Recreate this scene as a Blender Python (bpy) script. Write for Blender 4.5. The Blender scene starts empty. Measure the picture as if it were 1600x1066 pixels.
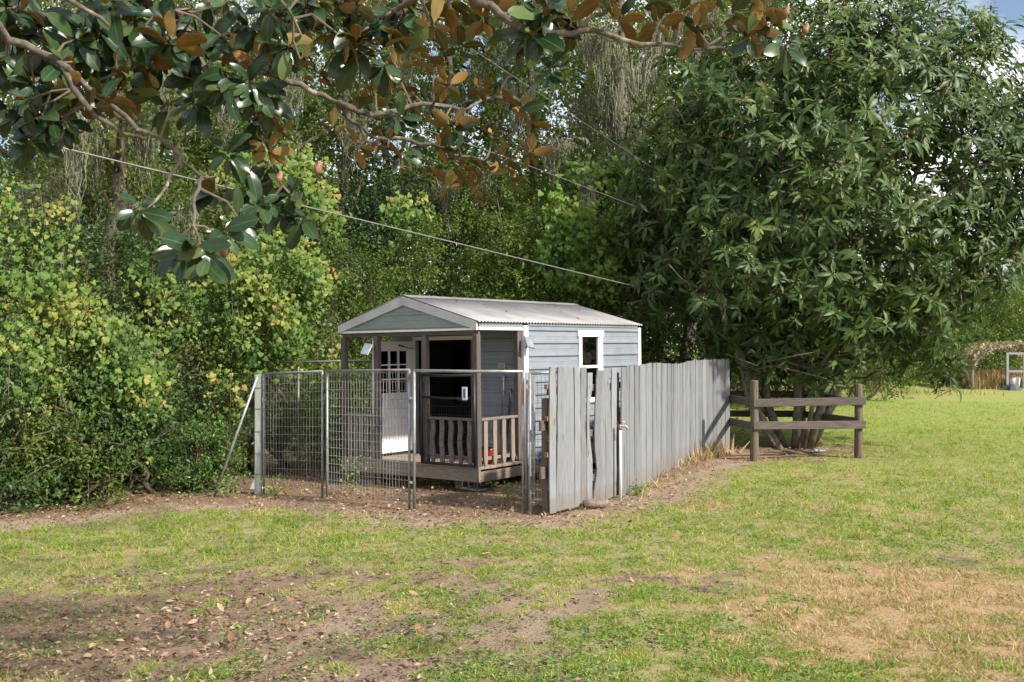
import bpy, math, random
import numpy as np
from mathutils import Matrix, Vector
R = math.radians
rng = np.random.default_rng(7)
random.seed(7)
scene = bpy.context.scene
C = scene.collection

# ------------------------------------------------------------------ camera, sky, sun, exposure
F = 1600.0            # focal length in photograph pixels (36 mm lens on a 36 mm sensor)
CAMH = 2.15
cd = bpy.data.cameras.new('camera'); cam = bpy.data.objects.new('camera', cd); C.objects.link(cam)
cd.lens = 36; cd.sensor_width = 36; cd.clip_end = 2000; cd.clip_start = 0.05
cam.location = (0, 0, CAMH); cam.rotation_euler = (R(90), 0, 0)
scene.camera = cam
SUN = Vector((0.63, -0.48, 0.62)).normalized()
w = bpy.data.worlds.new('World'); scene.world = w; w.use_nodes = True
nt = w.node_tree; nt.nodes.clear()
def wn(t, **k):
    n = nt.nodes.new(t)
    for a, b in k.items(): setattr(n, a, b)
    return n
sky = wn('ShaderNodeTexSky', sky_type='NISHITA', sun_disc=False)
sky.sun_elevation = math.asin(SUN.z); sky.sun_rotation = math.atan2(SUN.x, SUN.y)
tc = wn('ShaderNodeTexCoord'); mp = wn('ShaderNodeMapping'); mp.inputs['Scale'].default_value = (1, 1, 1.8)
mp.inputs['Location'].default_value = (0.35, 0.1, 0.0)
nz = wn('ShaderNodeTexNoise'); nz.inputs['Scale'].default_value = 3.2; nz.inputs['Detail'].default_value = 9; nz.inputs['Roughness'].default_value = 0.55
rp = wn('ShaderNodeValToRGB'); rp.color_ramp.elements[0].position = 0.45; rp.color_ramp.elements[1].position = 0.6
mx = wn('ShaderNodeMix', data_type='RGBA'); mx.inputs[7].default_value = (9.6, 9.8, 10.2, 1)
bg = wn('ShaderNodeBackground'); bg.inputs['Strength'].default_value = 0.1
ow = wn('ShaderNodeOutputWorld'); L = nt.links.new
L(tc.outputs['Generated'], mp.inputs['Vector']); L(mp.outputs[0], nz.inputs['Vector']); L(nz.outputs[0], rp.inputs[0])
L(rp.outputs[0], mx.inputs[0]); L(sky.outputs[0], mx.inputs[6]); L(mx.outputs[2], bg.inputs[0]); L(bg.outputs[0], ow.inputs[0])
sd = bpy.data.lights.new('sun', 'SUN'); sun = bpy.data.objects.new('sun', sd); C.objects.link(sun)
sd.energy = 4.8; sd.angle = R(2.5); sd.color = (1.0, 0.93, 0.82)
sun.rotation_euler = SUN.to_track_quat('Z', 'Y').to_euler()
vs = scene.view_settings
vs.view_transform = 'Standard'; vs.look = 'None'; vs.gamma = 1; vs.exposure = 0.7; vs.use_curve_mapping = False
scene.cycles.use_adaptive_sampling = True; scene.cycles.adaptive_threshold = 0.025
scene.cycles.max_bounces = 5; scene.cycles.transparent_max_bounces = 4
scene.cycles.diffuse_bounces = 3; scene.cycles.glossy_bounces = 2; scene.cycles.transmission_bounces = 3

# ------------------------------------------------------------------ helpers
def gz(x, y):
    x = np.asarray(x, float); y = np.asarray(y, float)
    z = np.where(x < 0, 0.05 * x, 0.0)
    z = -0.32 + np.logaddexp(0, (z + 0.32) * 12) / 12 - 0.002
    z = z + 0.018 * np.sin(x * 0.9 + 0.7) * np.cos(y * 0.7) + 0.008 * np.sin(x * 2.3 + y * 1.7)
    return z
def P(px, py, d):                       # photograph pixel at a known distance -> place in the yard
    return np.array([(px - 800) / F * d, d, CAMH - (py - 533) / F * d])
def tag(o, label=None, cat=None, group=None, kind=None):
    if label: o['label'] = label
    if cat: o['category'] = cat
    if group: o['group'] = group
    if kind: o['kind'] = kind
    return o
def empty(name, loc, rot=(0, 0, 0), label=None, cat=None, group=None):
    o = bpy.data.objects.new(name, None); C.objects.link(o)
    o.location = loc; o.rotation_euler = rot; o.empty_display_size = 0.1
    return tag(o, label, cat, group)
def link(name, me, parent=None, loc=None):
    o = bpy.data.objects.new(name, me); C.objects.link(o)
    if parent is not None: o.parent = parent
    if loc is not None: o.location = loc
    return o
class MB:
    def __init__(s): s.v = []; s.f = []; s.m = []
    def add(s, vs, fs, mi=0):
        b = len(s.v); s.v += [tuple(map(float, p)) for p in vs]
        s.f += [tuple(b + i for i in f) for f in fs]; s.m += [mi] * len(fs); return s
    def box(s, c, size, rot=None, mi=0):
        x, y, z = [k / 2 for k in size]
        vs = [Vector((a, b, d)) for a in (-x, x) for b in (-y, y) for d in (-z, z)]
        if rot is not None: vs = [rot @ p for p in vs]
        vs = [p + Vector(c) for p in vs]
        return s.add(vs, [(0, 1, 3, 2), (4, 6, 7, 5), (0, 4, 5, 1), (2, 3, 7, 6), (0, 2, 6, 4), (1, 5, 7, 3)], mi)
    def bb(s, a, b, mi=0):
        return s.box([(p + q) / 2 for p, q in zip(a, b)], [abs(q - p) for p, q in zip(a, b)], None, mi)
    def tube(s, pts, rad, n=8, mi=0, cap=True):
        pts = [Vector(p) for p in pts]
        if not hasattr(rad, '__len__'): rad = [rad] * len(pts)
        rad = [float(q) for q in rad]; rings = []; ref = None
        for i, p in enumerate(pts):
            t = (pts[min(i + 1, len(pts) - 1)] - pts[max(i - 1, 0)]).normalized()
            if ref is None: ref = Vector((1, 0, 0)) if abs(t.x) < .8 else Vector((0, 1, 0))
            a = t.cross(ref).normalized(); b = t.cross(a); ref = -(t.cross(a).cross(t)) if False else ref
            rings.append([p + rad[i] * (math.cos(k * 2 * math.pi / n) * a + math.sin(k * 2 * math.pi / n) * b) for k in range(n)])
        vs = [q for r in rings for q in r]; fs = []
        for i in range(len(pts) - 1):
            for k in range(n):
                fs.append((i * n + k, i * n + (k + 1) % n, (i + 1) * n + (k + 1) % n, (i + 1) * n + k))
        if cap: fs += [tuple(range(n))[::-1], tuple(range((len(pts) - 1) * n, len(pts) * n))]
        return s.add(vs, fs, mi)
    def prism(s, poly, a, b, mi=0):       # poly: 3-D points of one face; extruded by vector a->b offset
        n = len(poly); o = Vector(b) - Vector(a)
        vs = [Vector(p) for p in poly] + [Vector(p) + o for p in poly]
        fs = [tuple(range(n))[::-1], tuple(range(n, 2 * n))] + [(i, (i + 1) % n, n + (i + 1) % n, n + i) for i in range(n)]
        return s.add(vs, fs, mi)
    def build(s, name, mat, parent=None, loc=None, smooth=False, bevel=0):
        me = bpy.data.meshes.new(name); me.from_pydata(s.v, [], s.f)
        for m in (mat if isinstance(mat, (list, tuple)) else [mat]): me.materials.append(m)
        me.polygons.foreach_set('material_index', s.m)
        if smooth: me.polygons.foreach_set('use_smooth', [True] * len(s.f))
        me.update()
        o = link(name, me, parent, loc)
        if bevel:
            b = o.modifiers.new('bevel', 'BEVEL'); b.width = bevel; b.segments = 1; b.limit_method = 'ANGLE'
        return o

# ------------------------------------------------------------------ materials
def newmat(name):
    m = bpy.data.materials.new(name); m.use_nodes = True; t = m.node_tree; t.nodes.clear()
    o = t.nodes.new('ShaderNodeOutputMaterial'); return m, t, o
def pmat(name, c1, c2, scale=(1, 1, 1), nscale=8, detail=6, rough=0.7, metal=0.0, bump=0.2, bscale=None, rnd=0.0, lo=0.35, hi=0.65,
         c3=None, s3=2.0, t3=(0.55, 0.7), spec=0.4):
    m, t, o = newmat(name); N = t.nodes.new; K = t.links.new
    tc = N('ShaderNodeTexCoord'); oi = N('ShaderNodeObjectInfo')
    ad = N('ShaderNodeVectorMath'); ad.operation = 'MULTIPLY_ADD'
    cm = N('ShaderNodeCombineXYZ')
    for k in range(3): K(oi.outputs['Random'], cm.inputs[k])
    K(cm.outputs[0], ad.inputs[0]); ad.inputs[1].default_value = (37 if rnd else 0, 23 if rnd else 0, 51 if rnd else 0); K(tc.outputs['Object'], ad.inputs[2])
    mp = N('ShaderNodeMapping'); mp.inputs['Scale'].default_value = scale; K(ad.outputs[0], mp.inputs[0])
    nz = N('ShaderNodeTexNoise'); nz.inputs['Scale'].default_value = nscale; nz.inputs['Detail'].default_value = detail; nz.inputs['Roughness'].default_value = .62
    K(mp.outputs[0], nz.inputs['Vector'])
    mr = N('ShaderNodeMapRange'); mr.inputs[1].default_value = lo; mr.inputs[2].default_value = hi; K(nz.outputs[0], mr.inputs[0])
    mx = N('ShaderNodeMix'); mx.data_type = 'RGBA'; mx.inputs[6].default_value = (*c1, 1); mx.inputs[7].default_value = (*c2, 1); K(mr.outputs[0], mx.inputs[0])
    col = mx.outputs[2]
    if c3:
        n3 = N('ShaderNodeTexNoise'); n3.inputs['Scale'].default_value = s3; n3.inputs['Detail'].default_value = 5; K(ad.outputs[0], n3.inputs['Vector'])
        r3 = N('ShaderNodeMapRange'); r3.inputs[1].default_value = t3[0]; r3.inputs[2].default_value = t3[1]; K(n3.outputs[0], r3.inputs[0])
        m3 = N('ShaderNodeMix'); m3.data_type = 'RGBA'; K(r3.outputs[0], m3.inputs[0]); K(col, m3.inputs[6]); m3.inputs[7].default_value = (*c3, 1); col = m3.outputs[2]
    if rnd:
        hv = N('ShaderNodeHueSaturation'); rr = N('ShaderNodeMapRange'); rr.inputs[3].default_value = 1 - rnd; rr.inputs[4].default_value = 1 + rnd
        K(oi.outputs['Random'], rr.inputs[0]); K(rr.outputs[0], hv.inputs['Value']); K(col, hv.inputs['Color']); col = hv.outputs[0]
    p = N('ShaderNodeBsdfPrincipled'); p.inputs['Roughness'].default_value = rough; p.inputs['Metallic'].default_value = metal
    p.inputs['Specular IOR Level'].default_value = spec
    K(col, p.inputs['Base Color'])
    if bump:
        b = N('ShaderNodeBump'); b.inputs['Strength'].default_value = bump; b.inputs['Distance'].default_value = 0.01
        if bscale:
            nb = N('ShaderNodeTexNoise'); nb.inputs['Scale'].default_value = bscale; nb.inputs['Detail'].default_value = 4; K(mp.outputs[0], nb.inputs['Vector']); K(nb.outputs[0], b.inputs['Height'])
        else: K(nz.outputs[0], b.inputs['Height'])
        K(b.outputs[0], p.inputs['Normal'])
    K(p.outputs[0], o.inputs[0]); return m
def leafmat(name, cols, trans=0.35, tcol=(1.25, 1.25, 0.7), rough=0.42, spec=0.45, midrib=None, patch=0.0, pscale=1.0):
    """cols: list of (position, colour): each leaf takes one colour of the ramp by its own random number"""
    m, t, o = newmat(name); N = t.nodes.new; K = t.links.new
    g = N('ShaderNodeNewGeometry'); oi = N('ShaderNodeObjectInfo')
    a = N('ShaderNodeMath'); a.operation = 'ADD'; K(g.outputs['Random Per Island'], a.inputs[0]); K(oi.outputs['Random'], a.inputs[1])
    fr = N('ShaderNodeMath'); fr.operation = 'FRACT'; K(a.outputs[0], fr.inputs[0])
    r = N('ShaderNodeValToRGB'); e = r.color_ramp.elements
    e[0].position = cols[0][0]; e[0].color = (*cols[0][1], 1); e[1].position = cols[-1][0]; e[1].color = (*cols[-1][1], 1)
    for p_, c_ in cols[1:-1]:
        q = e.new(p_); q.color = (*c_, 1)
    fac = fr.outputs[0]
    if patch:
        pn = N('ShaderNodeTexNoise'); pn.inputs['Scale'].default_value = pscale; pn.inputs['Detail'].default_value = 3; K(g.outputs['Position'], pn.inputs['Vector'])
        pr_ = N('ShaderNodeMapRange'); pr_.inputs[1].default_value = .36; pr_.inputs[2].default_value = .66; K(pn.outputs[0], pr_.inputs[0])
        pm = N('ShaderNodeMix'); pm.inputs[0].default_value = patch; K(fac, pm.inputs[2]); K(pr_.outputs[0], pm.inputs[3]); fac = pm.outputs[0]
    K(fac, r.inputs[0]); col = r.outputs[0]
    if midrib:
        at = N('ShaderNodeAttribute'); at.attribute_name = 'luv'
        sp = N('ShaderNodeSeparateXYZ'); K(at.outputs['Vector'], sp.inputs[0])
        ab = N('ShaderNodeMath'); ab.operation = 'ABSOLUTE'; K(sp.outputs[0], ab.inputs[0])
        mr = N('ShaderNodeMapRange'); mr.inputs[1].default_value = 0.02; mr.inputs[2].default_value = 0.1; mr.inputs[3].default_value = 0.75; mr.inputs[4].default_value = 0; K(ab.outputs[0], mr.inputs[0])
        mm = N('ShaderNodeMix'); mm.data_type = 'RGBA'; K(mr.outputs[0], mm.inputs[0]); K(col, mm.inputs[6]); mm.inputs[7].default_value = (*midrib, 1); col = mm.outputs[2]
    p = N('ShaderNodeBsdfPrincipled'); p.inputs['Roughness'].default_value = rough; p.inputs['Specular IOR Level'].default_value = spec
    K(col, p.inputs['Base Color'])
    tm = N('ShaderNodeMix'); tm.data_type = 'RGBA'; tm.blend_type = 'MULTIPLY'; tm.inputs[0].default_value = 1; K(col, tm.inputs[6]); tm.inputs[7].default_value = (*tcol, 1)
    tr = N('ShaderNodeBsdfTranslucent'); K(tm.outputs[2], tr.inputs[0])
    ms = N('ShaderNodeMixShader'); ms.inputs[0].default_value = trans; K(p.outputs[0], ms.inputs[1]); K(tr.outputs[0], ms.inputs[2])
    K(ms.outputs[0], o.inputs[0]); return m
M = {}
M['siding'] = pmat('painted blue grey metal siding', (.205, .232, .27), (.245, .272, .31), (1, 1, 3), 3, 5, .42, 0, .03, None, 0, c3=(.19, .205, .2), s3=1.7, t3=(.5, .8))
M['gable'] = pmat('weathered grey green metal siding', (.215, .25, .245), (.255, .29, .28), (1, 1, 4), 3, 5, .5, 0, .03, c3=(.22, .25, .22), s3=1.5)
M['trim'] = pmat('white painted trim', (.74, .74, .73), (.82, .82, .82), (1, 1, 1), 6, 5, .5, 0, .05, c3=(.6, .59, .55), s3=3, t3=(.6, .85))
M['roof'] = pmat('pale corrugated roofing metal', (.25, .243, .247), (.31, .303, .307), (1, 1, 1), 2.5, 7, .45, .15, .04, c3=(.17, .15, .135), s3=1.1, t3=(.45, .75))
M['fascia'] = pmat('pale grey metal fascia', (.46, .46, .455), (.55, .55, .545), (1, 1, 1), 4, 6, .5, 0, .05, c3=(.33, .32, .3), s3=2.5, t3=(.55, .75))
M['brown'] = pmat('brown painted timber', (.085, .068, .062), (.13, .105, .095), (9, 9, 1), 6, 6, .75, 0, .3, rnd=.12)
M['deck'] = pmat('weathered brown deck timber', (.20, .155, .125), (.31, .25, .205), (1.5, 10, 10), 5, 6, .8, 0, .35, rnd=.15)
M['rail'] = pmat('sun bleached brown railing timber', (.17, .135, .115), (.27, .215, .18), (8, 8, 1), 6, 6, .8, 0, .35, rnd=.15)
M['grey_wood'] = pmat('silver grey weathered fence board', (.135, .139, .147), (.235, .243, .256), (14, 14, .8), 5, 8, .85, 0, .45, rnd=.2, lo=.3, hi=.7, c3=(.19, .17, .145), s3=1.1, t3=(.58, .8))
M['old_wood'] = pmat('dark brown old timber', (.075, .058, .046), (.15, .12, .095), (10, 10, 1), 5, 7, .85, 0, .5, rnd=.15)
M['post_wood'] = pmat('round brown timber post', (.08, .063, .045), (.155, .12, .085), (9, 9, .7), 5, 7, .85, 0, .5, rnd=.1)
M['board_rail'] = pmat('brown weathered ranch rail board', (.065, .053, .046), (.125, .102, .088), (.8, 9, 9), 5, 7, .85, 0, .4, rnd=.1)  # brown deepened so the colour carries the shade of the tree
M['galv'] = pmat('galvanised steel pipe', (.22, .225, .225), (.38, .39, .39), (1, 1, 1), 9, 6, .45, .55, .1, c3=(.22, .11, .055), s3=2.3, t3=(.6, .72))
M['wire'] = pmat('galvanised welded wire', (.3, .3, .285), (.42, .42, .4), (1, 1, 1), 5, 4, .5, .3, 0, c3=(.2, .11, .06), s3=1.4, t3=(.55, .75))
M['rust'] = pmat('rusted steel pipe', (.14, .065, .03), (.3, .2, .13), (1, 1, 1), 8, 6, .75, .2, .3)
M['black'] = pmat('black painted steel', (.012, .012, .013), (.025, .025, .026), (1, 1, 1), 8, 4, .45, 0, .1)
M['door'] = pmat('white painted door', (.8, .81, .82), (.86, .86, .87), (1, 1, 1), 3, 5, .4, 0, .02)
M['inside_shade'] = pmat('near black painted interior shade', (.018, .016, .014), (.03, .027, .024), (1, 1, 1), 3, 5, .9, 0, 0)  # near black: the shade inside the shed is put into this colour
M['concrete'] = pmat('grey concrete block', (.2, .19, .175), (.32, .31, .29), (1, 1, 1), 12, 7, .9, 0, .5)
M['bark'] = pmat('dark grey brown bark', (.055, .042, .033), (.13, .105, .085), (6, 6, 1.5), 5, 8, .9, 0, .8, bscale=14)
M['bark_pale'] = pmat('lichen mottled grey bark', (.10, .085, .065), (.24, .215, .17), (3, 3, 1.5), 6, 8, .9, 0, .6, c3=(.07, .05, .035), s3=4)
M['bark_mag'] = pmat('lichen spotted magnolia bark', (.06, .05, .04), (.15, .13, .1), (3, 3, 3), 9, 8, .9, 0, .6, c3=(.25, .24, .19), s3=14, t3=(.58, .66))
M['twig'] = pmat('brown twig bark', (.09, .065, .045), (.17, .13, .09), (3, 3, 3), 8, 5, .8, 0, .3)
M['moss'] = pmat('grey green hanging moss', (.17, .168, .115), (.27, .262, .185), (1, 1, 1), 3, 4, .95, 0, 0)
M['cable'] = pmat('grey overhead cable', (.16, .16, .155), (.22, .22, .21), (1, 1, 1), 3, 2, .6, .2, 0)
M['thin_cable'] = pmat('dull thin cable', (.2, .2, .19), (.28, .28, .27), (1, 1, 1), 3, 2, .6, .2, 0)
M['pvc'] = pmat('white plastic pipe', (.68, .67, .65), (.76, .75, .73), (1, 1, 1), 4, 4, .4, 0, .02)
M['brass'] = pmat('worn tap metal', (.35, .24, .22), (.5, .38, .35), (1, 1, 1), 20, 3, .5, .4, .1)
M['red'] = pmat('red plastic', (.45, .03, .025), (.55, .05, .04), (1, 1, 1), 4, 3, .4, 0, 0)
M['solar'] = pmat('solar cell glass', (.16, .19, .22), (.24, .27, .3), (1, 1, 1), 4, 3, .15, 0, 0, spec=.6)
M['stick'] = pmat('worn tool handle', (.2, .14, .1), (.3, .22, .16), (5, 5, 1), 5, 4, .7, 0, .1)
M['tool_dark'] = pmat('dark tool handle', (.05, .04, .04), (.1, .08, .07), (5, 5, 1), 5, 4, .7, 0, .1)
M['bone'] = pmat('dry broken log', (.11, .085, .065), (.24, .19, .155), (3, 3, 3), 8, 6, .9, 0, .6)
M['straw_thatch'] = pmat('dry straw coloured vine', (.42, .33, .2), (.6, .5, .33), (1, 1, 1), 4, 4, .9, 0, 0)
M['tarp'] = pmat('dark plastic sheeting', (.03, .03, .035), (.08, .08, .085), (1, 1, 1), 4, 4, .5, 0, 0)
M['cloth_white'] = pmat('pale plastic sheet', (.55, .55, .55), (.7, .7, .7), (1, 1, 1), 4, 4, .6, 0, 0)
M['blue'] = pmat('faded blue plastic', (.2, .25, .4), (.4, .45, .6), (1, 1, 1), 9, 4, .5, 0, 0)
def boardmat(name, base):
    """weathered board: the streaked timber plus knots, dark splits and soil splashed on its foot"""
    m = base.copy(); m.name = name; t = m.node_tree; N = t.nodes.new; K = t.links.new
    p = [n for n in t.nodes if n.type == 'BSDF_PRINCIPLED'][0]; src = p.inputs['Base Color'].links[0].from_socket
    tc = N('ShaderNodeTexCoord'); oi = N('ShaderNodeObjectInfo'); sp = N('ShaderNodeSeparateXYZ'); K(tc.outputs['Generated'], sp.inputs[0])
    ad = N('ShaderNodeVectorMath'); ad.operation = 'ADD'; cm = N('ShaderNodeCombineXYZ')
    for k, f in enumerate((17, 31, 47)):
        q = N('ShaderNodeMath'); q.operation = 'MULTIPLY'; q.inputs[1].default_value = f; K(oi.outputs['Random'], q.inputs[0]); K(q.outputs[0], cm.inputs[k])
    K(tc.outputs['Object'], ad.inputs[0]); K(cm.outputs[0], ad.inputs[1])
    def mapped(sc):
        q = N('ShaderNodeMapping'); q.inputs['Scale'].default_value = sc; K(ad.outputs[0], q.inputs[0]); return q.outputs[0]
    def mr(v, a_, b_, c_=0.0, d_=1.0):
        q = N('ShaderNodeMapRange'); q.inputs[1].default_value = a_; q.inputs[2].default_value = b_; q.inputs[3].default_value = c_; q.inputs[4].default_value = d_; K(v, q.inputs[0]); return q.outputs[0]
    def mix(f, c, col):
        q = N('ShaderNodeMix'); q.data_type = 'RGBA'; K(f, q.inputs[0]); K(c, q.inputs[6]); q.inputs[7].default_value = (*col, 1); return q.outputs[2]
    vo = N('ShaderNodeTexVoronoi'); vo.inputs['Scale'].default_value = 1.0; K(mapped((9, 9, 2.6)), vo.inputs['Vector'])
    c = mix(mr(vo.outputs['Distance'], .07, .16, .8, 0), src, (.075, .06, .048))
    n1 = N('ShaderNodeTexNoise'); n1.inputs['Scale'].default_value = 1; n1.inputs['Detail'].default_value = 3; K(mapped((70, 70, 1.2)), n1.inputs['Vector'])
    c = mix(mr(n1.outputs[0], .66, .74, 0, .75), c, (.07, .062, .055))
    n2 = N('ShaderNodeTexNoise'); n2.inputs['Scale'].default_value = 6; n2.inputs['Detail'].default_value = 5; K(tc.outputs['Object'], n2.inputs['Vector'])
    s2 = N('ShaderNodeMath'); s2.operation = 'SUBTRACT'; K(mr(n2.outputs[0], .3, .7, 0, .2), s2.inputs[0]); K(sp.outputs[2], s2.inputs[1])
    c = mix(mr(s2.outputs[0], -.08, .12, 0, .7), c, (.15, .115, .085))
    K(c, p.inputs['Base Color']); return m
M['grey_wood'] = boardmat('silver grey fence board with knots', M['grey_wood'])
def glassmat():
    m, t, o = newmat('window glass'); N = t.nodes.new; K = t.links.new
    a = N('ShaderNodeBsdfTransparent'); a.inputs[0].default_value = (.72, .76, .78, 1)
    b = N('ShaderNodeBsdfGlossy'); b.inputs['Roughness'].default_value = .03
    f = N('ShaderNodeFresnel'); f.inputs[0].default_value = 1.5
    s = N('ShaderNodeMixShader'); K(f.outputs[0], s.inputs[0]); K(a.outputs[0], s.inputs[1]); K(b.outputs[0], s.inputs[2]); K(s.outputs[0], o.inputs[0]); return m
M['glass'] = glassmat()
M['mag_top'] = leafmat('glossy magnolia leaf upper side', [(0, (.014, .036, .015)), (.5, (.024, .056, .02)), (.85, (.045, .085, .026)), (1, (.1, .14, .04))], .12, rough=.28, spec=.42, midrib=(.085, .13, .045))
M['mag_under'] = leafmat('rust brown magnolia leaf underside', [(0, (.10, .11, .035)), (.25, (.2, .14, .05)), (.5, (.3, .17, .055)), (.75, (.4, .25, .085)), (.9, (.46, .33, .13)), (1, (.2, .2, .06))], .45, tcol=(1.3, 1.1, .7), rough=.7, spec=.2, midrib=(.42, .26, .09))
M['loquat'] = leafmat('dark green loquat leaf', [(0, (.024, .056, .015)), (.4, (.044, .09, .021)), (.75, (.082, .138, .032)), (.93, (.15, .195, .048)), (1, (.34, .34, .09))], .3, rough=.45, spec=.3, midrib=(.14, .18, .08), patch=.4, pscale=.8)
M['grape'] = leafmat('yellowing grape leaf', [(0, (.055, .12, .026)), (.35, (.11, .2, .038)), (.62, (.21, .285, .055)), (.8, (.34, .34, .08)), (.92, (.38, .26, .06)), (1, (.3, .12, .04))], .42, rough=.5, spec=.3, patch=.6, pscale=1.1)
M['vine_green'] = leafmat('fresh green vine leaf', [(0, (.08, .18, .03)), (.6, (.15, .26, .045)), (1, (.28, .34, .06))], .42, rough=.5, spec=.3, patch=.5, pscale=.9)
M['privet'] = leafmat('dark green privet leaf', [(0, (.026, .06, .018)), (.5, (.05, .1, .028)), (.8, (.09, .15, .04)), (.93, (.16, .2, .065)), (1, (.24, .21, .09))], .28, rough=.45, spec=.3, patch=.5, pscale=.9)
M['fresh'] = leafmat('light green young leaf', [(0, (.06, .14, .03)), (.6, (.11, .22, .045)), (1, (.2, .3, .07))], .35, rough=.42, spec=.4)
M['under'] = leafmat('mid green thicket leaf', [(0, (.045, .09, .02)), (.45, (.095, .155, .032)), (.8, (.175, .23, .05)), (1, (.3, .28, .09))], .4, rough=.5, spec=.22, patch=.5, pscale=.9)
M['olive'] = leafmat('olive green oak leaf', [(0, (.055, .09, .024)), (.5, (.11, .155, .038)), (.85, (.19, .215, .055)), (1, (.27, .23, .09))], .42, rough=.55, spec=.2, patch=.5, pscale=.9)
M['conifer'] = leafmat('dark evergreen foliage', [(0, (.02, .05, .022)), (.6, (.035, .08, .032)), (1, (.07, .12, .045))], .2, rough=.5, spec=.3, patch=.5, pscale=.9)
M['far'] = leafmat('far wood leaf', [(0, (.055, .10, .03)), (.5, (.10, .17, .045)), (1, (.2, .25, .07))], .4, rough=.5, spec=.3, patch=.5, pscale=.9)
M['grass'] = leafmat('lawn grass blade', [(0, (.11, .185, .022)), (.3, (.18, .275, .034)), (.6, (.28, .365, .055)), (.8, (.42, .4, .12)), (1, (.56, .45, .24))], .36, rough=.5, spec=.25, patch=.35, pscale=1.6)
M['straw'] = leafmat('dry straw grass blade', [(0, (.34, .24, .13)), (.5, (.48, .34, .19)), (.8, (.58, .46, .29)), (.9, (.3, .32, .1)), (1, (.22, .28, .07))], .3, tcol=(1.1, 1, .8), rough=.6, spec=.25)
M['weed'] = leafmat('bright green lawn weed leaf', [(0, (.08, .17, .03)), (.6, (.14, .26, .045)), (1, (.25, .36, .08))], .36, rough=.45, spec=.35)
M['dead'] = leafmat('fallen brown magnolia leaf', [(0, (.20, .105, .055)), (.4, (.33, .19, .1)), (.7, (.42, .29, .19)), (.9, (.36, .12, .035)), (1, (.10, .065, .045))], .12, tcol=(1.1, .9, .6), rough=.55, spec=.35)
M['litter'] = leafmat('leaf litter', [(0, (.13, .075, .045)), (.4, (.25, .15, .09)), (.75, (.36, .25, .17)), (1, (.45, .36, .27))], .12, tcol=(1.1, .9, .6), rough=.7, spec=.25)
M['debris'] = leafmat('soil crumbs and chips', [(0, (.05, .035, .025)), (.4, (.12, .085, .06)), (.75, (.25, .18, .125)), (1, (.42, .34, .26))], .05, rough=.9, spec=.15)
M['bud'] = pmat('brick pink magnolia seed cone', (.2, .085, .05), (.32, .17, .1), (1, 1, 1), 40, 3, .7, 0, .6)
M['tan'] = leafmat('tan flower stalk', [(0, (.25, .17, .07)), (1, (.4, .3, .15))], .15, rough=.7, spec=.2)

# ------------------------------------------------------------------ noise for layouts
def vnoise(x, y, seed=0):
    xi = np.floor(x).astype(np.int64); yi = np.floor(y).astype(np.int64); fx = x - xi; fy = y - yi
    def h(a, b):
        n = (a * 374761393 + b * 668265263 + seed * 1442695041) & 0xffffffff
        n = ((n ^ (n >> 13)) * 1274126177) & 0xffffffff
        return ((n ^ (n >> 16)) & 0xffff) / 65535.0
    sx = fx * fx * (3 - 2 * fx); sy = fy * fy * (3 - 2 * fy)
    return (h(xi, yi) * (1 - sx) + h(xi + 1, yi) * sx) * (1 - sy) + (h(xi, yi + 1) * (1 - sx) + h(xi + 1, yi + 1) * sx) * sy
def fbm(x, y, seed=0, o=4):
    s = 0; a = .5; t = 0
    for k in range(o): s = s + a * vnoise(x * 2 ** k, y * 2 ** k, seed + k); t += a; a *= .55
    return s / t

# ------------------------------------------------------------------ leaves
def leaf_template(prof, fold=.25, droop=.25, wave=0):
    """prof: list of (along, half width). A folded, drooping leaf of unit length along +Y, its upper side +Z."""
    v = []; uv = []; f = []
    for i, (a, h) in enumerate(prof):
        z = -droop * a * a
        wv = wave * math.sin(i * 2.1)
        if h == 0: v.append((0, a, z)); uv.append((0, a, 0))
        else:
            v += [(-h, a, z + fold * h + wv), (0, a, z), (h, a, z + fold * h - wv)]; uv += [(-1, a, 0), (0, a, 0), (1, a, 0)]
    idx = []; k = 0
    for a, h in prof: idx.append((k,) if h == 0 else (k, k + 1, k + 2)); k += 1 if h == 0 else 3
    for p, q in zip(idx[:-1], idx[1:]):
        if len(p) == 1 and len(q) == 3: f += [(p[0], q[1], q[0]), (p[0], q[2], q[1])]
        elif len(p) == 3 and len(q) == 3: f += [(p[0], p[1], q[1], q[0]), (p[1], p[2], q[2], q[1])]
        elif len(p) == 3 and len(q) == 1: f += [(p[0], p[1], q[0]), (p[1], p[2], q[0])]
    return np.array(v, float), f, np.array(uv, float), [0] * len(f)
def two_sided(t, gap=.012):
    v, f, uv, m = t; n = len(v)
    f = [q for g in f for q in ([g] if len(g) == 3 else [(g[0], g[1], g[2]), (g[0], g[2], g[3])])]; m = [0] * len(f)
    v2 = v.copy(); v2[:, 2] -= gap
    return np.vstack([v, v2]), f + [tuple(n + i for i in q[::-1]) for q in f], np.vstack([uv, uv]), m + [1] * len(f)
T = {}
T['mag'] = two_sided(leaf_template([(0, 0), (.07, .025), (.2, .12), (.4, .2), (.62, .225), (.82, .185), (.94, .105), (1, 0)], .2, .22, .012))
T['mag2'] = two_sided(leaf_template([(0, 0), (.08, .03), (.22, .14), (.45, .22), (.68, .225), (.86, .165), (.96, .08), (1, 0)], .32, .42, .02))
T['mag3'] = two_sided(leaf_template([(0, 0), (.08, .03), (.22, .11), (.45, .18), (.68, .195), (.86, .14), (.96, .07), (1, 0)], .12, .08, .02))
T['loq'] = leaf_template([(0, 0), (.35, .14), (.72, .15), (1, 0)], .25, .5)
T['loq2'] = leaf_template([(0, 0), (.35, .12), (.72, .125), (1, 0)], .35, .65)
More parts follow.
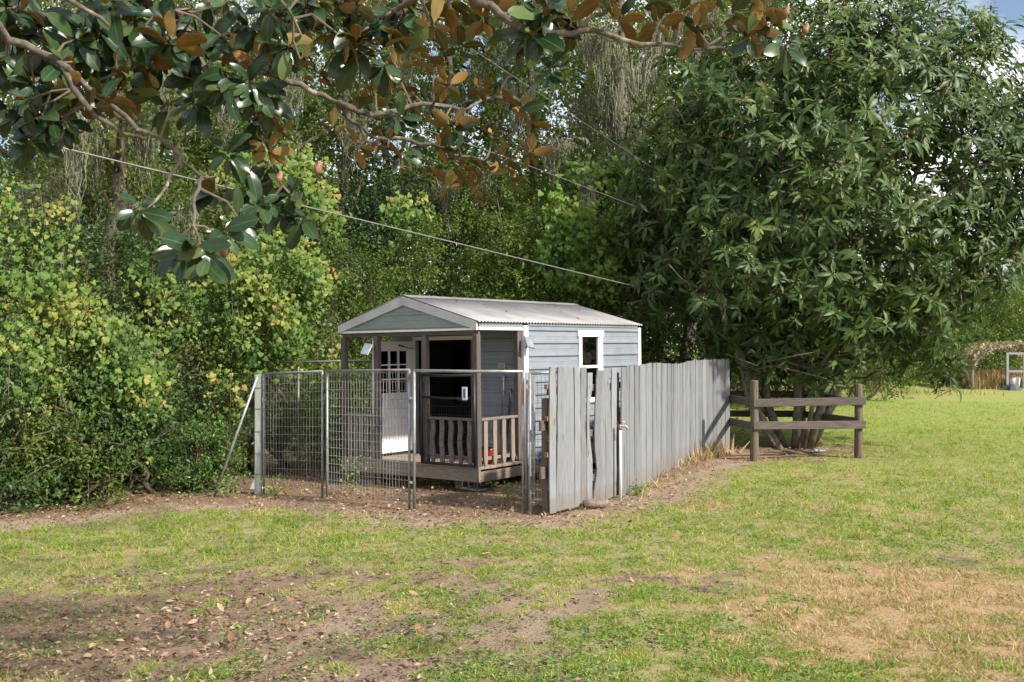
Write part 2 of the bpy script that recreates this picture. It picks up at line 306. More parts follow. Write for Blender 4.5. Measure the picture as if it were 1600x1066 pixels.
T['small'] = (np.array([(0, 0, 0), (.24, .45, .05), (0, 1, -.1), (-.24, .45, .05)], float), [(0, 1, 2), (0, 2, 3)], np.zeros((4, 3)), [0, 0])
T['blade'] = (np.array([(-.07, 0, 0), (.07, 0, 0), (0, 1, -.12)], float), [(0, 1, 2)], np.zeros((3, 3)), [0])
gv = [(0, .08, 0), (.34, -.1, -.06), (.54, .22, -.03), (.36, .5, .0), (.3, .72, -.06), (0, 1, -.12), (-.3, .72, -.06), (-.36, .5, .0), (-.54, .22, -.03), (-.34, -.1, -.06), (0, .42, .07)]
T['grape'] = (np.array(gv, float), [(10, i, i + 1) for i in range(0, 9)] + [(10, 9, 0)], np.zeros((11, 3)), [0] * 10)
dl = leaf_template([(0, 0), (.08, .03), (.22, .14), (.45, .22), (.68, .2), (.86, .11), (1, 0)], .7, -.35, .03)
T['dead'] = dl
T['dead2'] = leaf_template([(0, 0), (.1, .06), (.3, .17), (.55, .23), (.8, .16), (1, 0)], -.35, .3, .04)
def nrmz(a): return a / np.maximum(np.linalg.norm(a, axis=-1, keepdims=True), 1e-9)
def frames(axis, nrm):
    axis = nrmz(axis); side = np.cross(axis, nrm); side = nrmz(side); n = np.cross(side, axis); return side, axis, n
def tmpl_mesh(name, t, mats, pos=None, axis=None, nrm=None, size=None, origin=(0, 0, 0)):
    v, f, uv, mi = t
    me = bpy.data.meshes.new(name)
    if pos is None: pos = np.zeros((1, 3)); axis = np.array([[0, 1., 0]]); nrm = np.array([[0, 0, 1.]]); size = np.ones(1)
    s, a, n = frames(axis, nrm); K = len(pos); nv = len(v)
    V = (v[None, :, 0, None] * s[:, None] + v[None, :, 1, None] * a[:, None] + v[None, :, 2, None] * n[:, None]) * np.asarray(size)[:, None, None] + (pos - np.asarray(origin))[:, None]
    V = V.reshape(-1, 3)
    fl = np.concatenate([np.array(q) for q in f]); ln = np.array([len(q) for q in f])
    FL = (fl[None] + (np.arange(K) * nv)[:, None]).reshape(-1); LN = np.tile(ln, K)
    st = np.concatenate([[0], np.cumsum(LN)[:-1]])
    me.vertices.add(len(V)); me.vertices.foreach_set('co', V.astype(np.float32).ravel())
    me.loops.add(len(FL)); me.loops.foreach_set('vertex_index', FL.astype(np.int32))
    me.polygons.add(len(LN)); me.polygons.foreach_set('loop_start', st.astype(np.int32)); me.polygons.foreach_set('loop_total', LN.astype(np.int32))
    me.polygons.foreach_set('material_index', np.tile(np.array(mi, np.int32), K))
    if nv > 4: me.polygons.foreach_set('use_smooth', np.ones(len(LN), bool))
    if nv > 4:
        at = me.attributes.new('luv', 'FLOAT_VECTOR', 'POINT'); at.data.foreach_set('vector', np.tile(uv, (K, 1)).astype(np.float32).ravel())
    for m in (mats if isinstance(mats, (list, tuple)) else [mats]): me.materials.append(m)
    me.update(calc_edges=True); return me
def foliage(parent, origin, part, t, mats, pos, axis, nrm, size, single=0, score=None, stuff=None):
    """the best `single` leaves (largest in view) as parts of their own, the rest as one part of kind stuff"""
    K = len(pos); take = np.zeros(K, bool)
    ts = t if isinstance(t, list) else [t]
    which = rng.integers(0, len(ts), K)
    if single:
        px = 800 + F * pos[:, 0] / np.maximum(pos[:, 1], .5); py = 533 - F * (pos[:, 2] - CAMH) / np.maximum(pos[:, 1], .5)
        ok = (px > 8) & (px < 1592) & (py > 8) & (py < 1058) & (pos[:, 1] > 1)
        sc = np.where(ok, score if score is not None else size / pos[:, 1], -1e9)
        idx = np.argsort(-sc)[:single]; idx = idx[ok[idx]]; take[idx] = True
        base = [tmpl_mesh(part, tt, mats) for tt in ts]
        s, a, n = frames(axis, nrm)
        for i in idx:
            o = link(part, base[which[i]], parent)
            m = np.eye(4); m[:3, 0] = s[i] * size[i]; m[:3, 1] = a[i] * size[i]; m[:3, 2] = n[i] * size[i]; m[:3, 3] = pos[i] - np.asarray(origin)
            o.matrix_local = Matrix(m.tolist())
    for k, tt in enumerate(ts):
        r = (~take) & (which == k)
        if not r.any(): continue
        o = link(stuff or 'foliage', tmpl_mesh(stuff or 'foliage', tt, mats, pos[r], axis[r], nrm[r], size[r], origin), parent)
        o['kind'] = 'stuff'
def unit(n): return nrmz(rng.normal(size=(n, 3)))
def sprays(cen, out, per, spread, size, sj=.35, along=.5, up=.35):
    """leafy twigs: `per` leaves along a short twig starting at each centre, pointing outward"""
    K = len(cen); d = nrmz(out + unit(K) * .8 + np.array([0, 0, up]))
    tpos = rng.random((K, per)); pos = cen[:, None] + d[:, None] * (tpos[..., None] - .3) * along + rng.normal(size=(K, per, 3)) * spread
    ax = nrmz(d[:, None] * .7 + rng.normal(size=(K, per, 3)) * .75 + np.array([0, 0, -.12]))
    nr = nrmz(d[:, None] * .45 + np.array([0, 0, .7]) + rng.normal(size=(K, per, 3)) * .55)
    sz = size * (1 + sj * (rng.random((K, per)) * 2 - 1))
    return pos.reshape(-1, 3), ax.reshape(-1, 3), nr.reshape(-1, 3), sz.reshape(-1)
def blob_points(n, lobes, shell=.55):
    """points in the outer shell of a union of ellipsoids (cx,cy,cz,rx,ry,rz); returns points and outward directions"""
    L_ = np.array(lobes, float); wgt = (L_[:, 3] * L_[:, 5]); wgt /= wgt.sum()
    k = rng.choice(len(L_), n, p=wgt); d = unit(n)
    r = shell + (1 - shell) * rng.random(n) ** .6
    bump = 1 + .22 * np.sin(d[:, 0] * 5 + k) * np.cos(d[:, 2] * 6 + 2 * k) + .1 * rng.normal(size=n)
    p = L_[k, :3] + d * L_[k, 3:6] * (r * bump)[:, None]
    return p, nrmz(d / L_[k, 3:6])
def limb(a, b, n=5, jit=.08, sag=0.0):
    a = np.asarray(a, float); b = np.asarray(b, float); Ln = np.linalg.norm(b - a); pts = []
    for i in range(n + 1):
        t = i / n; p = a + (b - a) * t + (rng.normal(size=3) * jit * Ln * (0 if i in (0, n) else 1)); p[2] += sag * Ln * math.sin(math.pi * t); pts.append(p)
    return pts
def moss_beard(parent, origin, top, length, width, n=45, r=.006):
    V = []; Fc = []
    for i in range(n):
        a = rng.random() * 6.28; rr = width * math.sqrt(rng.random()); x, y = rr * math.cos(a), rr * math.sin(a) * .7
        ln = length * (.15 + .85 * rng.random() ** 1.5) * (1 - .6 * rr / width); z = -rng.random() * length * .35
        segs = 5; b = len(V); th = rng.random() * 3.14; dx, dy = math.cos(th) * r, math.sin(th) * r
        for s in range(segs + 1):
            t = s / segs; tw = (1 - t * .75); jx, jy = rng.normal(size=2) * .065 * t
            c = (x * (1 - .55 * t) + jx, y * (1 - .55 * t) + jy, z - ln * t)
            V.append((c[0] - dx * tw, c[1] - dy * tw, c[2])); V.append((c[0] + dx * tw, c[1] + dy * tw, c[2]))
        for s in range(segs): Fc.append((b + 2 * s, b + 2 * s + 1, b + 2 * s + 3, b + 2 * s + 2))
    m = MB(); m.add(V, Fc); return m.build('hanging_moss', M['moss'], parent, tuple(np.asarray(top) - np.asarray(origin)))

# ------------------------------------------------------------------ ground with worn, dry and littered patches
def ell(x, y, cx, cy, rx, ry, soft=.5, ang=0):
    ca, sa = math.cos(ang), math.sin(ang); dx = x - cx; dy = y - cy; a = (dx * ca + dy * sa) / rx; b = (-dx * sa + dy * ca) / ry
    return np.clip((1 + soft - np.sqrt(a * a + b * b)) / (2 * soft), 0, 1)
def segd(x, y, pts):
    best = np.full(np.shape(x), 1e9)
    for (ax, ay), (bx, by) in zip(pts[:-1], pts[1:]):
        t = np.clip(((x - ax) * (bx - ax) + (y - ay) * (by - ay)) / ((bx - ax) ** 2 + (by - ay) ** 2), 0, 1)
        best = np.minimum(best, np.hypot(x - ax - t * (bx - ax), y - ay - t * (by - ay)))
    return best
PEN = [(-3.89, 15.75), (-2.71, 14.87), (-1.295, 13.37), (.145, 12.9), (.464, 12.73), (1.46, 14.1), (2.47, 16.8), (3.26, 18.65), (4.18, 19.9)]
def ss(a, lo, hi):
    t = np.clip((a - lo) / (hi - lo), 0, 1); return t * t * (3 - 2 * t)
def cover(x, y):
    """grass 0..1, dry 0..1, litter 0..1, sand 0..1"""
    n1 = fbm(x * .9, y * .9, 3); n2 = fbm(x * 2.6, y * 2.6, 11); n3 = fbm(x * .35 + 9, y * .35, 21)
    front = segd(x, y, [(-7.5, 13.2), (-4.6, 14.9), (-2.7, 14.2), (-1.2, 12.75), (.3, 12.25), (1.75, 13.8), (3.1, 17.1), (4.3, 19.4)])
    path = np.clip(1 - front / (.95 + .55 * n1), 0, 1)
    path = path * ss(path + (n2 - .5) * .8, .1, .4)
    behind = ((y > 12.4 + np.maximum(-x - .6, 0) * .62 + np.maximum(x - .4, 0) * 1.7) & (x < 4.2))
    behind = (behind | ((x < -3.2) & (y > 13.45 + (x + 7.5) * .586))).astype(float)
    left = ell(x, y, -4.1, 8.0, 3.0, 2.1, .8) * 1.12 + ell(x, y, -1.4, 7.9, 1.3, 1.6, .9) * .3 + ell(x, y, 1.1, 7.7, 1.0, .7, .9) * .1 + ell(x, y, 1.6, 9.3, .55, .22, .8) * .5
    left = left + ell(x, y, 6.2, 11.6, .5, .3) * .2
    tree = ell(x, y, 5.5, 20.3, 2.1, 2.0, .45) * 1.1 + ell(x, y, 9.6, 14.3, 1.3, .5, .6) * .35
    bare = np.clip(path * 1.25 + behind * 1.2 + left * 1.05 + tree, 0, 1.4)
    n4 = fbm(x * 5, y * 5, 14, 5)
    g = 1.0 - bare + (n2 - .5) * 1.3 + (n1 - .5) * 1.3 + (n4 - .5) * 1.5 + .25 * ss(y, 12, 20)
    g = ss(g, -.02, .85)
    dry = ell(x, y, 3.3, 9.2, 1.6, 1.0, .5, -.1) * .9 + ell(x, y, 4.2, 7.6, 2.6, 1.2, .55) * 1.0 + ell(x, y, 5.6, 10.2, 1.6, .35, .6) * .7 + ell(x, y, 1.2, 11.3, 1.2, .4, .7) * .35 + ell(x, y, 4.0, 13.0, 1.8, .5, .7) * .35
    dry = ss(dry * .85 + (n2 - .5) * 1.2 + (n1 - .5) * 1.0 + (n4 - .5) * 1.3 + .05, .15, .95)
    far = ss(y, 22, 40); dry = np.maximum(dry, far * ss(fbm(x * .25, y * .5, 33), .5, .7) * .45)
    lit = np.clip(path * .8 + behind * .9 + left * .4 + tree * .9, 0, 1); sand = np.clip(path * 1.1 - behind * .5 + ell(x, y, -.6, 7.9, 2.0, 1.6, .6) * .5, 0, 1)
    return g, dry, lit, sand
def ground():
    xs = np.concatenate([np.linspace(-400, -16, 14)[:-1], np.linspace(-16, -8, 20)[:-1], np.linspace(-8, 8, 190)[:-1], np.linspace(8, 26, 50)[:-1], np.linspace(26, 400, 14)])
    ys = np.concatenate([np.linspace(-200, 4, 8)[:-1], np.linspace(4, 5.6, 6)[:-1], np.linspace(5.6, 14, 120)[:-1], np.linspace(14, 24, 50)[:-1], np.linspace(24, 60, 40)[:-1], np.linspace(60, 900, 12)])
    X, Y = np.meshgrid(xs, ys); g, dry, lit, sand = cover(X, Y)
    Z = gz(X, Y) + np.where((abs(X) < 12) & (Y < 30), (fbm(X * 3, Y * 3, 5) - .5) * .035 - .012 * (1 - g), 0)
    nx, ny = len(xs), len(ys); V = np.stack([X, Y, Z], -1).reshape(-1, 3)
    i = np.arange(nx * ny).reshape(ny, nx); Fq = np.stack([i[:-1, :-1], i[:-1, 1:], i[1:, 1:], i[1:, :-1]], -1).reshape(-1, 4)
    me = bpy.data.meshes.new('ground'); me.from_pydata(V.tolist(), [], Fq.tolist())
    at = me.attributes.new('cover', 'FLOAT_COLOR', 'POINT'); at.data.foreach_set('color', np.stack([g, dry, lit, sand], -1).reshape(-1).astype(np.float32))
    me.polygons.foreach_set('use_smooth', np.ones(len(Fq), bool))
    m, t, o = newmat('worn lawn and sandy soil'); N = t.nodes.new; K = t.links.new
    tcn = N('ShaderNodeTexCoord'); a = N('ShaderNodeAttribute'); a.attribute_name = 'cover'; sp = N('ShaderNodeSeparateColor'); K(a.outputs['Color'], sp.inputs[0])
    def noise(s, d=6, r=.65, stretch=None):
        n = N('ShaderNodeTexNoise'); n.inputs['Scale'].default_value = s; n.inputs['Detail'].default_value = d; n.inputs['Roughness'].default_value = r; K(tcn.outputs['Object'], n.inputs['Vector']); return n.outputs[0]
    def rng_(v, lo, hi):
        q = N('ShaderNodeMapRange'); q.inputs[1].default_value = lo; q.inputs[2].default_value = hi; K(v, q.inputs[0]); return q.outputs[0]
    def mix(f, c, d):
        q = N('ShaderNodeMix'); q.data_type = 'RGBA'; K(f, q.inputs[0])
        for s_, k in ((c, 6), (d, 7)):
            if isinstance(s_, tuple): q.inputs[k].default_value = (*s_, 1)
            else: K(s_, q.inputs[k])
        return q.outputs[2]
    def math_(op, p, q):
        n = N('ShaderNodeMath'); n.operation = op
        for s_, k in ((p, 0), (q, 1)):
            if isinstance(s_, (int, float)): n.inputs[k].default_value = s_
            else: K(s_, n.inputs[k])
        n.use_clamp = True; return n.outputs[0]
    fine = noise(38, 5); mid = noise(7, 6); big = noise(1.2, 5)
    soil = mix(rng_(mid, .35, .7), (.15, .10, .068), (.30, .212, .145))
    soil = mix(math_('MULTIPLY', rng_(a.outputs['Alpha'], .15, .8), rng_(big, .2, .6)), soil, (.42, .32, .24))
    soil = mix(math_('MULTIPLY', sp.outputs[2], rng_(fine, .45, .6)), soil, (.21, .12, .072))
    soil = mix(rng_(fine, .56, .68), soil, (.075, .052, .038))
    sxyz = N('ShaderNodeSeparateXYZ'); K(tcn.outputs['Object'], sxyz.inputs[0]); away = rng_(sxyz.outputs[1], 11.0, 26.0)
    gr = mix(rng_(fine, .35, .65), (.14, .135, .05), (.28, .255, .1))
    gr = mix(rng_(mid, .35, .65), gr, (.34, .275, .145))
    gr = mix(away, gr, mix(rng_(mid, .35, .7), (.19, .27, .045), (.3, .36, .08)))
    st = mix(rng_(fine, .35, .65), (.26, .165, .09), (.47, .31, .17))
    gr = mix(math_('ADD', sp.outputs[1], 0.0), gr, st)
    gm = rng_(math_('ADD', math_('MULTIPLY', sp.outputs[0], .55), math_('MULTIPLY', math_('ADD', math_('MULTIPLY', fine, .6), math_('MULTIPLY', noise(15, 6, .75), .5)), .75)), .58, .8)
    col = mix(gm, soil, gr)
    col = mix(math_('MULTIPLY', rng_(noise(85, 4, .7), .48, .68), .55), col, (.085, .068, .04)); col = mix(math_('MULTIPLY', rng_(noise(140, 2, .6), .56, .7), .45), col, (.42, .36, .23))
    p = N('ShaderNodeBsdfPrincipled'); p.inputs['Roughness'].default_value = .95; p.inputs['Specular IOR Level'].default_value = .15; K(col, p.inputs['Base Color'])
    b = N('ShaderNodeBump'); b.inputs['Strength'].default_value = .7; b.inputs['Distance'].default_value = .03; K(math_('ADD', math_('MULTIPLY', fine, .6), math_('MULTIPLY', noise(110, 3), .4)), b.inputs['Height']); K(b.outputs[0], p.inputs['Normal'])
    K(p.outputs[0], o.inputs[0]); me.materials.append(m)
    return tag(link('ground', me), kind='structure')
ground()
def field(n, ymin, ymax, xpad=.6, right=None):
    """random places on the part of the yard that the photograph looks at, denser near by"""
    y = np.exp(rng.random(n) * (math.log(ymax) - math.log(ymin)) + math.log(ymin)); x = (rng.random(n) * 2 - 1) * (y * .5 + xpad)
    return x, y
def lawn():
    pos_, ax_, nr_, sz_ = [], [], [], []; D = []
    x, y = field(1150000, 6.0, 36)
    tuft = fbm(x * 7, y * 7, 77, 4); g, dry, lit, sand = cover(x, y)
    keep = rng.random(len(x)) < (np.clip(g, 0, 1) ** 1.2 * ss(tuft, .31, .63))
    x, y, g, dry = x[keep], y[keep], g[keep], dry[keep]; K = len(x)
    z = gz(x, y) + (fbm(x * 3, y * 3, 5) - .5) * .035 - .012 * (1 - g) - .004
    ax = nrmz(np.stack([rng.normal(size=K) * .7, rng.normal(size=K) * .7, np.full(K, .75)], -1)); nr = unit(K) + np.array([0, 0, .9])
    h = (.016 + .045 * rng.random(K) ** 3) * (.7 + .6 * fbm(x * 1.5, y * 1.5, 91)) * (1 + .25 * (y > 11))
    isdry = rng.random(K) < dry * .8
    pos = np.stack([x, y, z], -1)
    for nm, sel, mt, lab in (('grass', ~isdry, M['grass'], 'short green lawn grass blades'), ('dry_grass', isdry, M['straw'], 'tan dry grass on the right side of the lawn')):
        tag(link(nm, tmpl_mesh(nm, T['blade'], mt, pos[sel], ax[sel], nr[sel], h[sel] * 1.35)), lab, 'grass', None, 'stuff')
    x, y = field(70000, 6.0, 16); g, dry, lit, sand = cover(x, y); c = fbm(x * 2.2 + 40, y * 2.2, 55, 3)
    keep = (c > .5) & (rng.random(len(x)) < .4 + .6 * (g > .15)) & (dry < .6) & (lit < .75)
    x, y = x[keep], y[keep]; K = len(x); pos = np.stack([x, y, gz(x, y) + .012 + .02 * rng.random(K)], -1)
    ax = nrmz(np.stack([rng.normal(size=K), rng.normal(size=K), .35 * rng.random(K) + .1], -1)); nr = np.array([0, 0, 1.]) + rng.normal(size=(K, 3)) * .35
    tag(link('lawn_weeds', tmpl_mesh('lawn_weeds', T['small'], M['weed'], pos, ax, nr, .02 + .028 * rng.random(K))), 'low bright green broadleaf weeds in the lawn', 'weeds', None, 'stuff')
    x, y = field(90000, 6.0, 18); g, dry, lit, sand = cover(x, y); keep = rng.random(len(x)) < np.clip(1.05 - g, .12, 1) * ss(fbm(x * 5, y * 5, 66, 3), .3, .65)
    x, y = x[keep], y[keep]; K = len(x); pos = np.stack([x, y, gz(x, y) + (fbm(x * 3, y * 3, 5) - .5) * .035 - .006 + .01 * rng.random(K)], -1)
    ax = nrmz(np.stack([rng.normal(size=K), rng.normal(size=K), .2 * rng.normal(size=K)], -1)); nr = np.array([0, 0, 1.]) + rng.normal(size=(K, 3)) * .6
    tag(link('soil_debris', tmpl_mesh('soil_debris', T['small'], M['debris'], pos, ax, nr, .012 + .04 * rng.random(K) ** 3)), 'small twigs, chips and crumbs strewn over the bare soil', 'debris', None, 'stuff')
    x, y = field(46000, 6.0, 24); g, dry, lit, sand = cover(x, y); keep = rng.random(len(x)) < np.clip(lit * 1.0 - .1, 0.004, .75)
    x, y = x[keep], y[keep]; K = len(x); pos = np.stack([x, y, gz(x, y) + .006 + .02 * rng.random(K)], -1)
    ax = nrmz(np.stack([rng.normal(size=K), rng.normal(size=K), .25 * rng.normal(size=K)], -1)); nr = np.array([0, 0, 1.]) + rng.normal(size=(K, 3)) * .45
    tag(link('leaf_litter', tmpl_mesh('leaf_litter', T['small'], M['litter'], pos, ax, nr, .03 + .055 * rng.random(K) ** 1.6)), 'brown leaf litter scattered round the pen and fence', 'leaf litter', None, 'stuff')
lawn()

# ------------------------------------------------------------------ the shed (local: x to the right along the front, y to the back, z above the deck)
SW, SL, PD = 2.88, 4.5, 1.13          # width, whole length, porch depth
EZ, AZ, PT = 2.135, 2.55, 2.0         # eave top, apex, post top above the deck
shed = empty('garden_shed', (-.479, 14.73, .31), (0, R(-.8), math.atan2(-.614, .789)), 'blue grey metal shed with white trim, open porch and corrugated roof', 'shed')
SHEDM = Matrix.Translation((-.479, 14.73, .31)) @ Matrix.Rotation(math.atan2(-.614, .789), 4, 'Z') @ Matrix.Rotation(R(-.8), 4, 'Y')
def rib_profile(z0, z1, pitch=.2, depth=.026, first=None):
    pts = [(z0, 0)]; z = z0 + (pitch * .5 if first is None else first)
    while z + .06 < z1:
        pts += [(z, 0), (z + .006, depth), (z + .036, depth), (z + .046, 0)]
        zz = z + .046 + (pitch - .046) * .5
        if zz + .02 < z1: pts += [(zz - .008, 0), (zz, .004), (zz + .008, 0)]
        z += pitch
    pts.append((z1, 0)); return pts
def ribbed(mb, a, b, z0, z1, outv, phase=0.0, pitch=.2):
    """ribbed sheet from a to b (x,y) between heights z0 and z1; ribs at fixed heights so that pieces line up"""
    first = (-(z0 - phase)) % pitch
    pr = rib_profile(z0, z1, pitch, first=first); n = len(pr); o = Vector((*outv, 0)); vs = []
    for q in (a, b):
        for z, d in pr: vs.append(Vector((q[0], q[1], z)) + o * d)
    mb.add(vs, [(i, n + i, n + i + 1, i + 1) for i in range(n - 1)])
# walls
X0 = -SW
wl = MB(); WY = (2.57, 3.28); WZ0, WZ1 = .90, 1.93
top = EZ - .06; bot = -.05
ribbed(wl, (0, PD), (0, WY[0]), bot, top, (1, 0)); ribbed(wl, (0, WY[1]), (0, SL), bot, top, (1, 0))
ribbed(wl, (0, WY[0]), (0, WY[1]), bot, WZ0, (1, 0)); ribbed(wl, (0, WY[0]), (0, WY[1]), WZ1, top, (1, 0))
wl.bb((-.08, PD + .03, bot), (-.01, WY[0], top)); wl.bb((-.08, WY[1], bot), (-.01, SL - .03, top)); wl.bb((-.08, WY[0], bot), (-.01, WY[1], WZ0)); wl.bb((-.08, WY[0], WZ1), (-.01, WY[1], top))
o = wl.build('side_wall', M['siding'], shed)
DX0, DX1, DZ = -2.28, -1.06, 1.88     # door opening in the porch wall
wf = MB()
ribbed(wf, (DX1 + .06, PD), (-.02, PD), 0, top, (0, -1), .04); ribbed(wf, (X0 + .02, PD), (DX0 - .06, PD), 0, top, (0, -1), .04)
ribbed(wf, (DX0 - .06, PD), (DX1 + .06, PD), DZ + .07, top, (0, -1), .04)
wf.bb((DX1, PD + .012, 0), (-.03, PD + .07, top)); wf.bb((X0 + .03, PD + .012, 0), (DX0, PD + .07, top)); wf.bb((DX0, PD + .012, DZ), (DX1, PD + .07, top))
wf.build('porch_wall', M['siding'], shed)
LW = (2.6, 3.18); LZ0, LZ1 = .75, 1.80
w2 = MB(); w2.bb((X0, PD + .02, bot), (X0 + .07, LW[0], top)); w2.bb((X0, LW[1], bot), (X0 + .07, SL - .02, top)); w2.bb((X0, LW[0], bot), (X0 + .07, LW[1], LZ0)); w2.bb((X0, LW[0], LZ1), (X0 + .07, LW[1], top))
w2.build('far_side_wall', M['siding'], shed)
MB().bb((X0 + .03, SL - .09, bot), (-.03, SL, top)).prism([(X0 + .03, SL - .09, top), (-.03, SL - .09, top), (-SW / 2, SL - .09, AZ - .06)], (0, 0, 0), (0, .085, 0)).build('back_wall', M['siding'], shed)
MB().bb((X0 + .075, PD + .075, 0.002), (-.085, SL - .095, .02)).build('inside_floor', M['inside_shade'], shed)
MB().bb((X0 + .072, PD + .08, .03), (X0 + .08, LW[0], top)).bb((X0 + .072, LW[1], .03), (X0 + .08, SL - .115, top)).bb((X0 + .072, LW[0], .03), (X0 + .08, LW[1], LZ0)).bb((X0 + .072, LW[0], LZ1), (X0 + .08, LW[1], top)).bb((-.1, PD + .08, .03), (-.09, WY[0] - .02, top)).bb((-.1, WY[1] + .02, .03), (-.09, SL - .1, top)).bb((X0 + .08, SL - .11, .03), (-.1, SL - .1, top)).bb((X0 + .08, PD + .08, top - .02), (-.1, SL - .1, top - .01)).build('inside_shade_sheets', M['inside_shade'], shed)  # dark sheets added over the inner walls to stand in for interior shade
# side window
wd = MB(); t_ = .085
wd.bb((.0, WY[0] - .03, WZ1 - .02), (.035, WY[1] + .03, WZ1 + .085)); wd.bb((0, WY[0], WZ0), (.03, WY[0] + t_, WZ1 - .022)); wd.bb((0, WY[1] - t_, WZ0), (.03, WY[1], WZ1 - .022)); wd.bb((0, WY[0] - .02, WZ0 - .07), (.04, WY[1] + .02, WZ0 - .002))
win = wd.build('window', M['trim'], shed, bevel=.004)
sa = MB(); ym = (WZ0 + WZ1) / 2
sa.bb((-.03, WY[0] + t_, ym - .022), (.012, WY[1] - t_, ym + .022)); sa.bb((-.04, WY[0] + t_ + .002, WZ0), (.008, WY[0] + t_ + .03, WZ1 - .025)); sa.bb((-.04, WY[1] - t_ - .03, WZ0), (.008, WY[1] - t_ - .002, WZ1 - .025))
sa.build('sash', M['trim'], win)
for z0, z1 in ((WZ0, ym - .023), (ym + .023, WZ1 - .025)):
    MB().bb((-.022, WY[0] + t_ + .03, z0), (-.016, WY[1] - t_ - .03, z1)).build('pane', M['glass'], win)
# window in the far side wall, seen through the porch doorway
fw = MB(); fw.bb((X0 + .02, LW[0], LZ0), (X0 + .075, LW[0] + .045, LZ1)); fw.bb((X0 + .02, LW[1] - .045, LZ0), (X0 + .075, LW[1], LZ1)); fw.bb((X0 + .02, LW[0] + .045, (LZ0 + LZ1) / 2 - .03), (X0 + .073, LW[1] - .045, (LZ0 + LZ1) / 2 + .03)); fw.bb((X0 + .02, LW[0] + .045, LZ1 - .05), (X0 + .073, LW[1] - .045, LZ1))
fwo = fw.build('window', M['black'], shed)
for z0, z1 in ((LZ0, 1.24), (1.31, LZ1 - .05)):
    MB().bb((X0 + .04, LW[0] + .045, z0), (X0 + .046, LW[1] - .045, z1)).build('pane', M['glass'], fwo)
# trims
for (x0, y0, x1, y1) in ((-.06, PD - .06, .035, PD + .05), (-.045, SL - .06, .03, SL + .03)):
    MB().bb((x0, y0, bot), (x1, y1, top + .0)).build('corner_trim', M['trim'], shed, bevel=.004)
MB().bb((-.02, .02, PT + .003), (.012, PD - .065, PT + .045)).build('porch_trim', M['trim'], shed)
MB().bb((X0 + .01, -.012, PT), (-.025, .03, PT + .03)).build('gable_trim', M['trim'], shed)
MB().bb((DX0 - .05, PD - .03, DZ), (DX1 + .05, PD - .004, DZ + .06)).build('lintel', M['trim'], shed)
for xx in (DX0 - .05, DX1):
    MB().bb((xx, PD - .028, 0), (xx + .05, PD - .002, DZ - .002)).build('door_jamb', M['trim'] if xx < -2 else M['brown'], shed)
# front gable: ribbed triangle with sloping fascia boards
zc = lambda x: EZ - .1 + (AZ - EZ) * (1 - abs(x + SW / 2) / (SW / 2))
gb = MB(); pr = rib_profile(PT + .03, AZ - .12, .2, .017, first=.02)
for (z0, d0), (z1, d1) in zip(pr[:-1], pr[1:]):
    if z1 <= z0: continue
    def half(z): return max(0.0, min(SW / 2 - .02, (1 - (z - (EZ - .1)) / (AZ - EZ)) * SW / 2))
    h0, h1 = half(z0), half(z1)
    if h0 <= 0: continue
    c = -SW / 2; gb.add([(c - h0, -d0, z0), (c + h0, -d0, z0), (c + h1, -d1, z1), (c - h1, -d1, z1)], [(0, 1, 2, 3)])
gb.prism([(X0 + .03, .012, PT + .02), (-.03, .012, PT + .02), (-SW / 2, .012, AZ - .08)], (0, 0, 0), (0, .03, 0))
gb.build('gable', M['gable'], shed)
for s in (-1, 1):
    c = -SW / 2; e = c + s * (SW / 2 + .012); fs = MB()
    fs.prism([(c, -.035, AZ - .008), (c, -.035, AZ - .145), (e, -.035, EZ - .135), (e, -.035, EZ - .008)], (0, 0, 0), (0, .034, 0))
    fs.build('fascia', M['fascia'], shed)
# roof sheets: real corrugation running down each slope
for s in (-1, 1):
    c = -SW / 2; n = int((SL + .1) / .076) * 6; vs = []; fc = []
    for i in range(n + 1):
        y = -.04 + (SL + .1) * i / n; d = .011 * math.cos(i / 6 * 2 * math.pi)
        vs += [(c, y, AZ + d), (c + s * (SW / 2 + .05), y, EZ - .012 + d)]
    for i in range(n): fc.append((2 * i, 2 * i + 1, 2 * i + 3, 2 * i + 2) if s > 0 else (2 * i, 2 * i + 2, 2 * i + 3, 2 * i + 1))
    m_ = MB(); m_.add(vs, fc); o = m_.build('roof_sheet', M['roof'], shed, smooth=True)
    md = o.modifiers.new('thickness', 'SOLIDIFY'); md.thickness = .003
rc = MB(); c = -SW / 2; sl = (AZ - EZ) / (SW / 2)
for s in (-1, 1): rc.prism([(c, -.045, AZ + .014), (c, -.045, AZ + .018), (c + s * .14, -.045, AZ + .018 - sl * .14), (c + s * .14, -.045, AZ + .014 - sl * .14)], (0, 0, 0), (0, SL + .11, 0))
rc.build('ridge_cap', M['roof'], shed)
MB().bb((-.02, .035, PT + .047), (.008, PD - .062, EZ - .028)).bb((-.03, PD + .06, EZ - .06), (.018, SL - .07, EZ - .028)).build('eave_trim', M['siding'], shed)
MB().bb((X0 + .05, .06, PT + .035), (-.05, PD - .02, PT + .045)).build('porch_ceiling', M['brown'], shed)
MB().bb((X0 + .02, .04, PT - .06), (-.02, .085, PT - .003)).build('porch_beam', M['brown'], shed)
# posts
for x in (-.055, -1.06, -2.08, X0 + .055):
    MB().bb((x - .045, .0, .02), (x + .045, .09, PT - .062 if x not in () else PT)).build('porch_post', M['brown'], shed, bevel=.006)
MB().bb((-.1, PD - .16, .02), (-.012, PD - .07, PT)).build('porch_post', M['brown'], shed, bevel=.006)
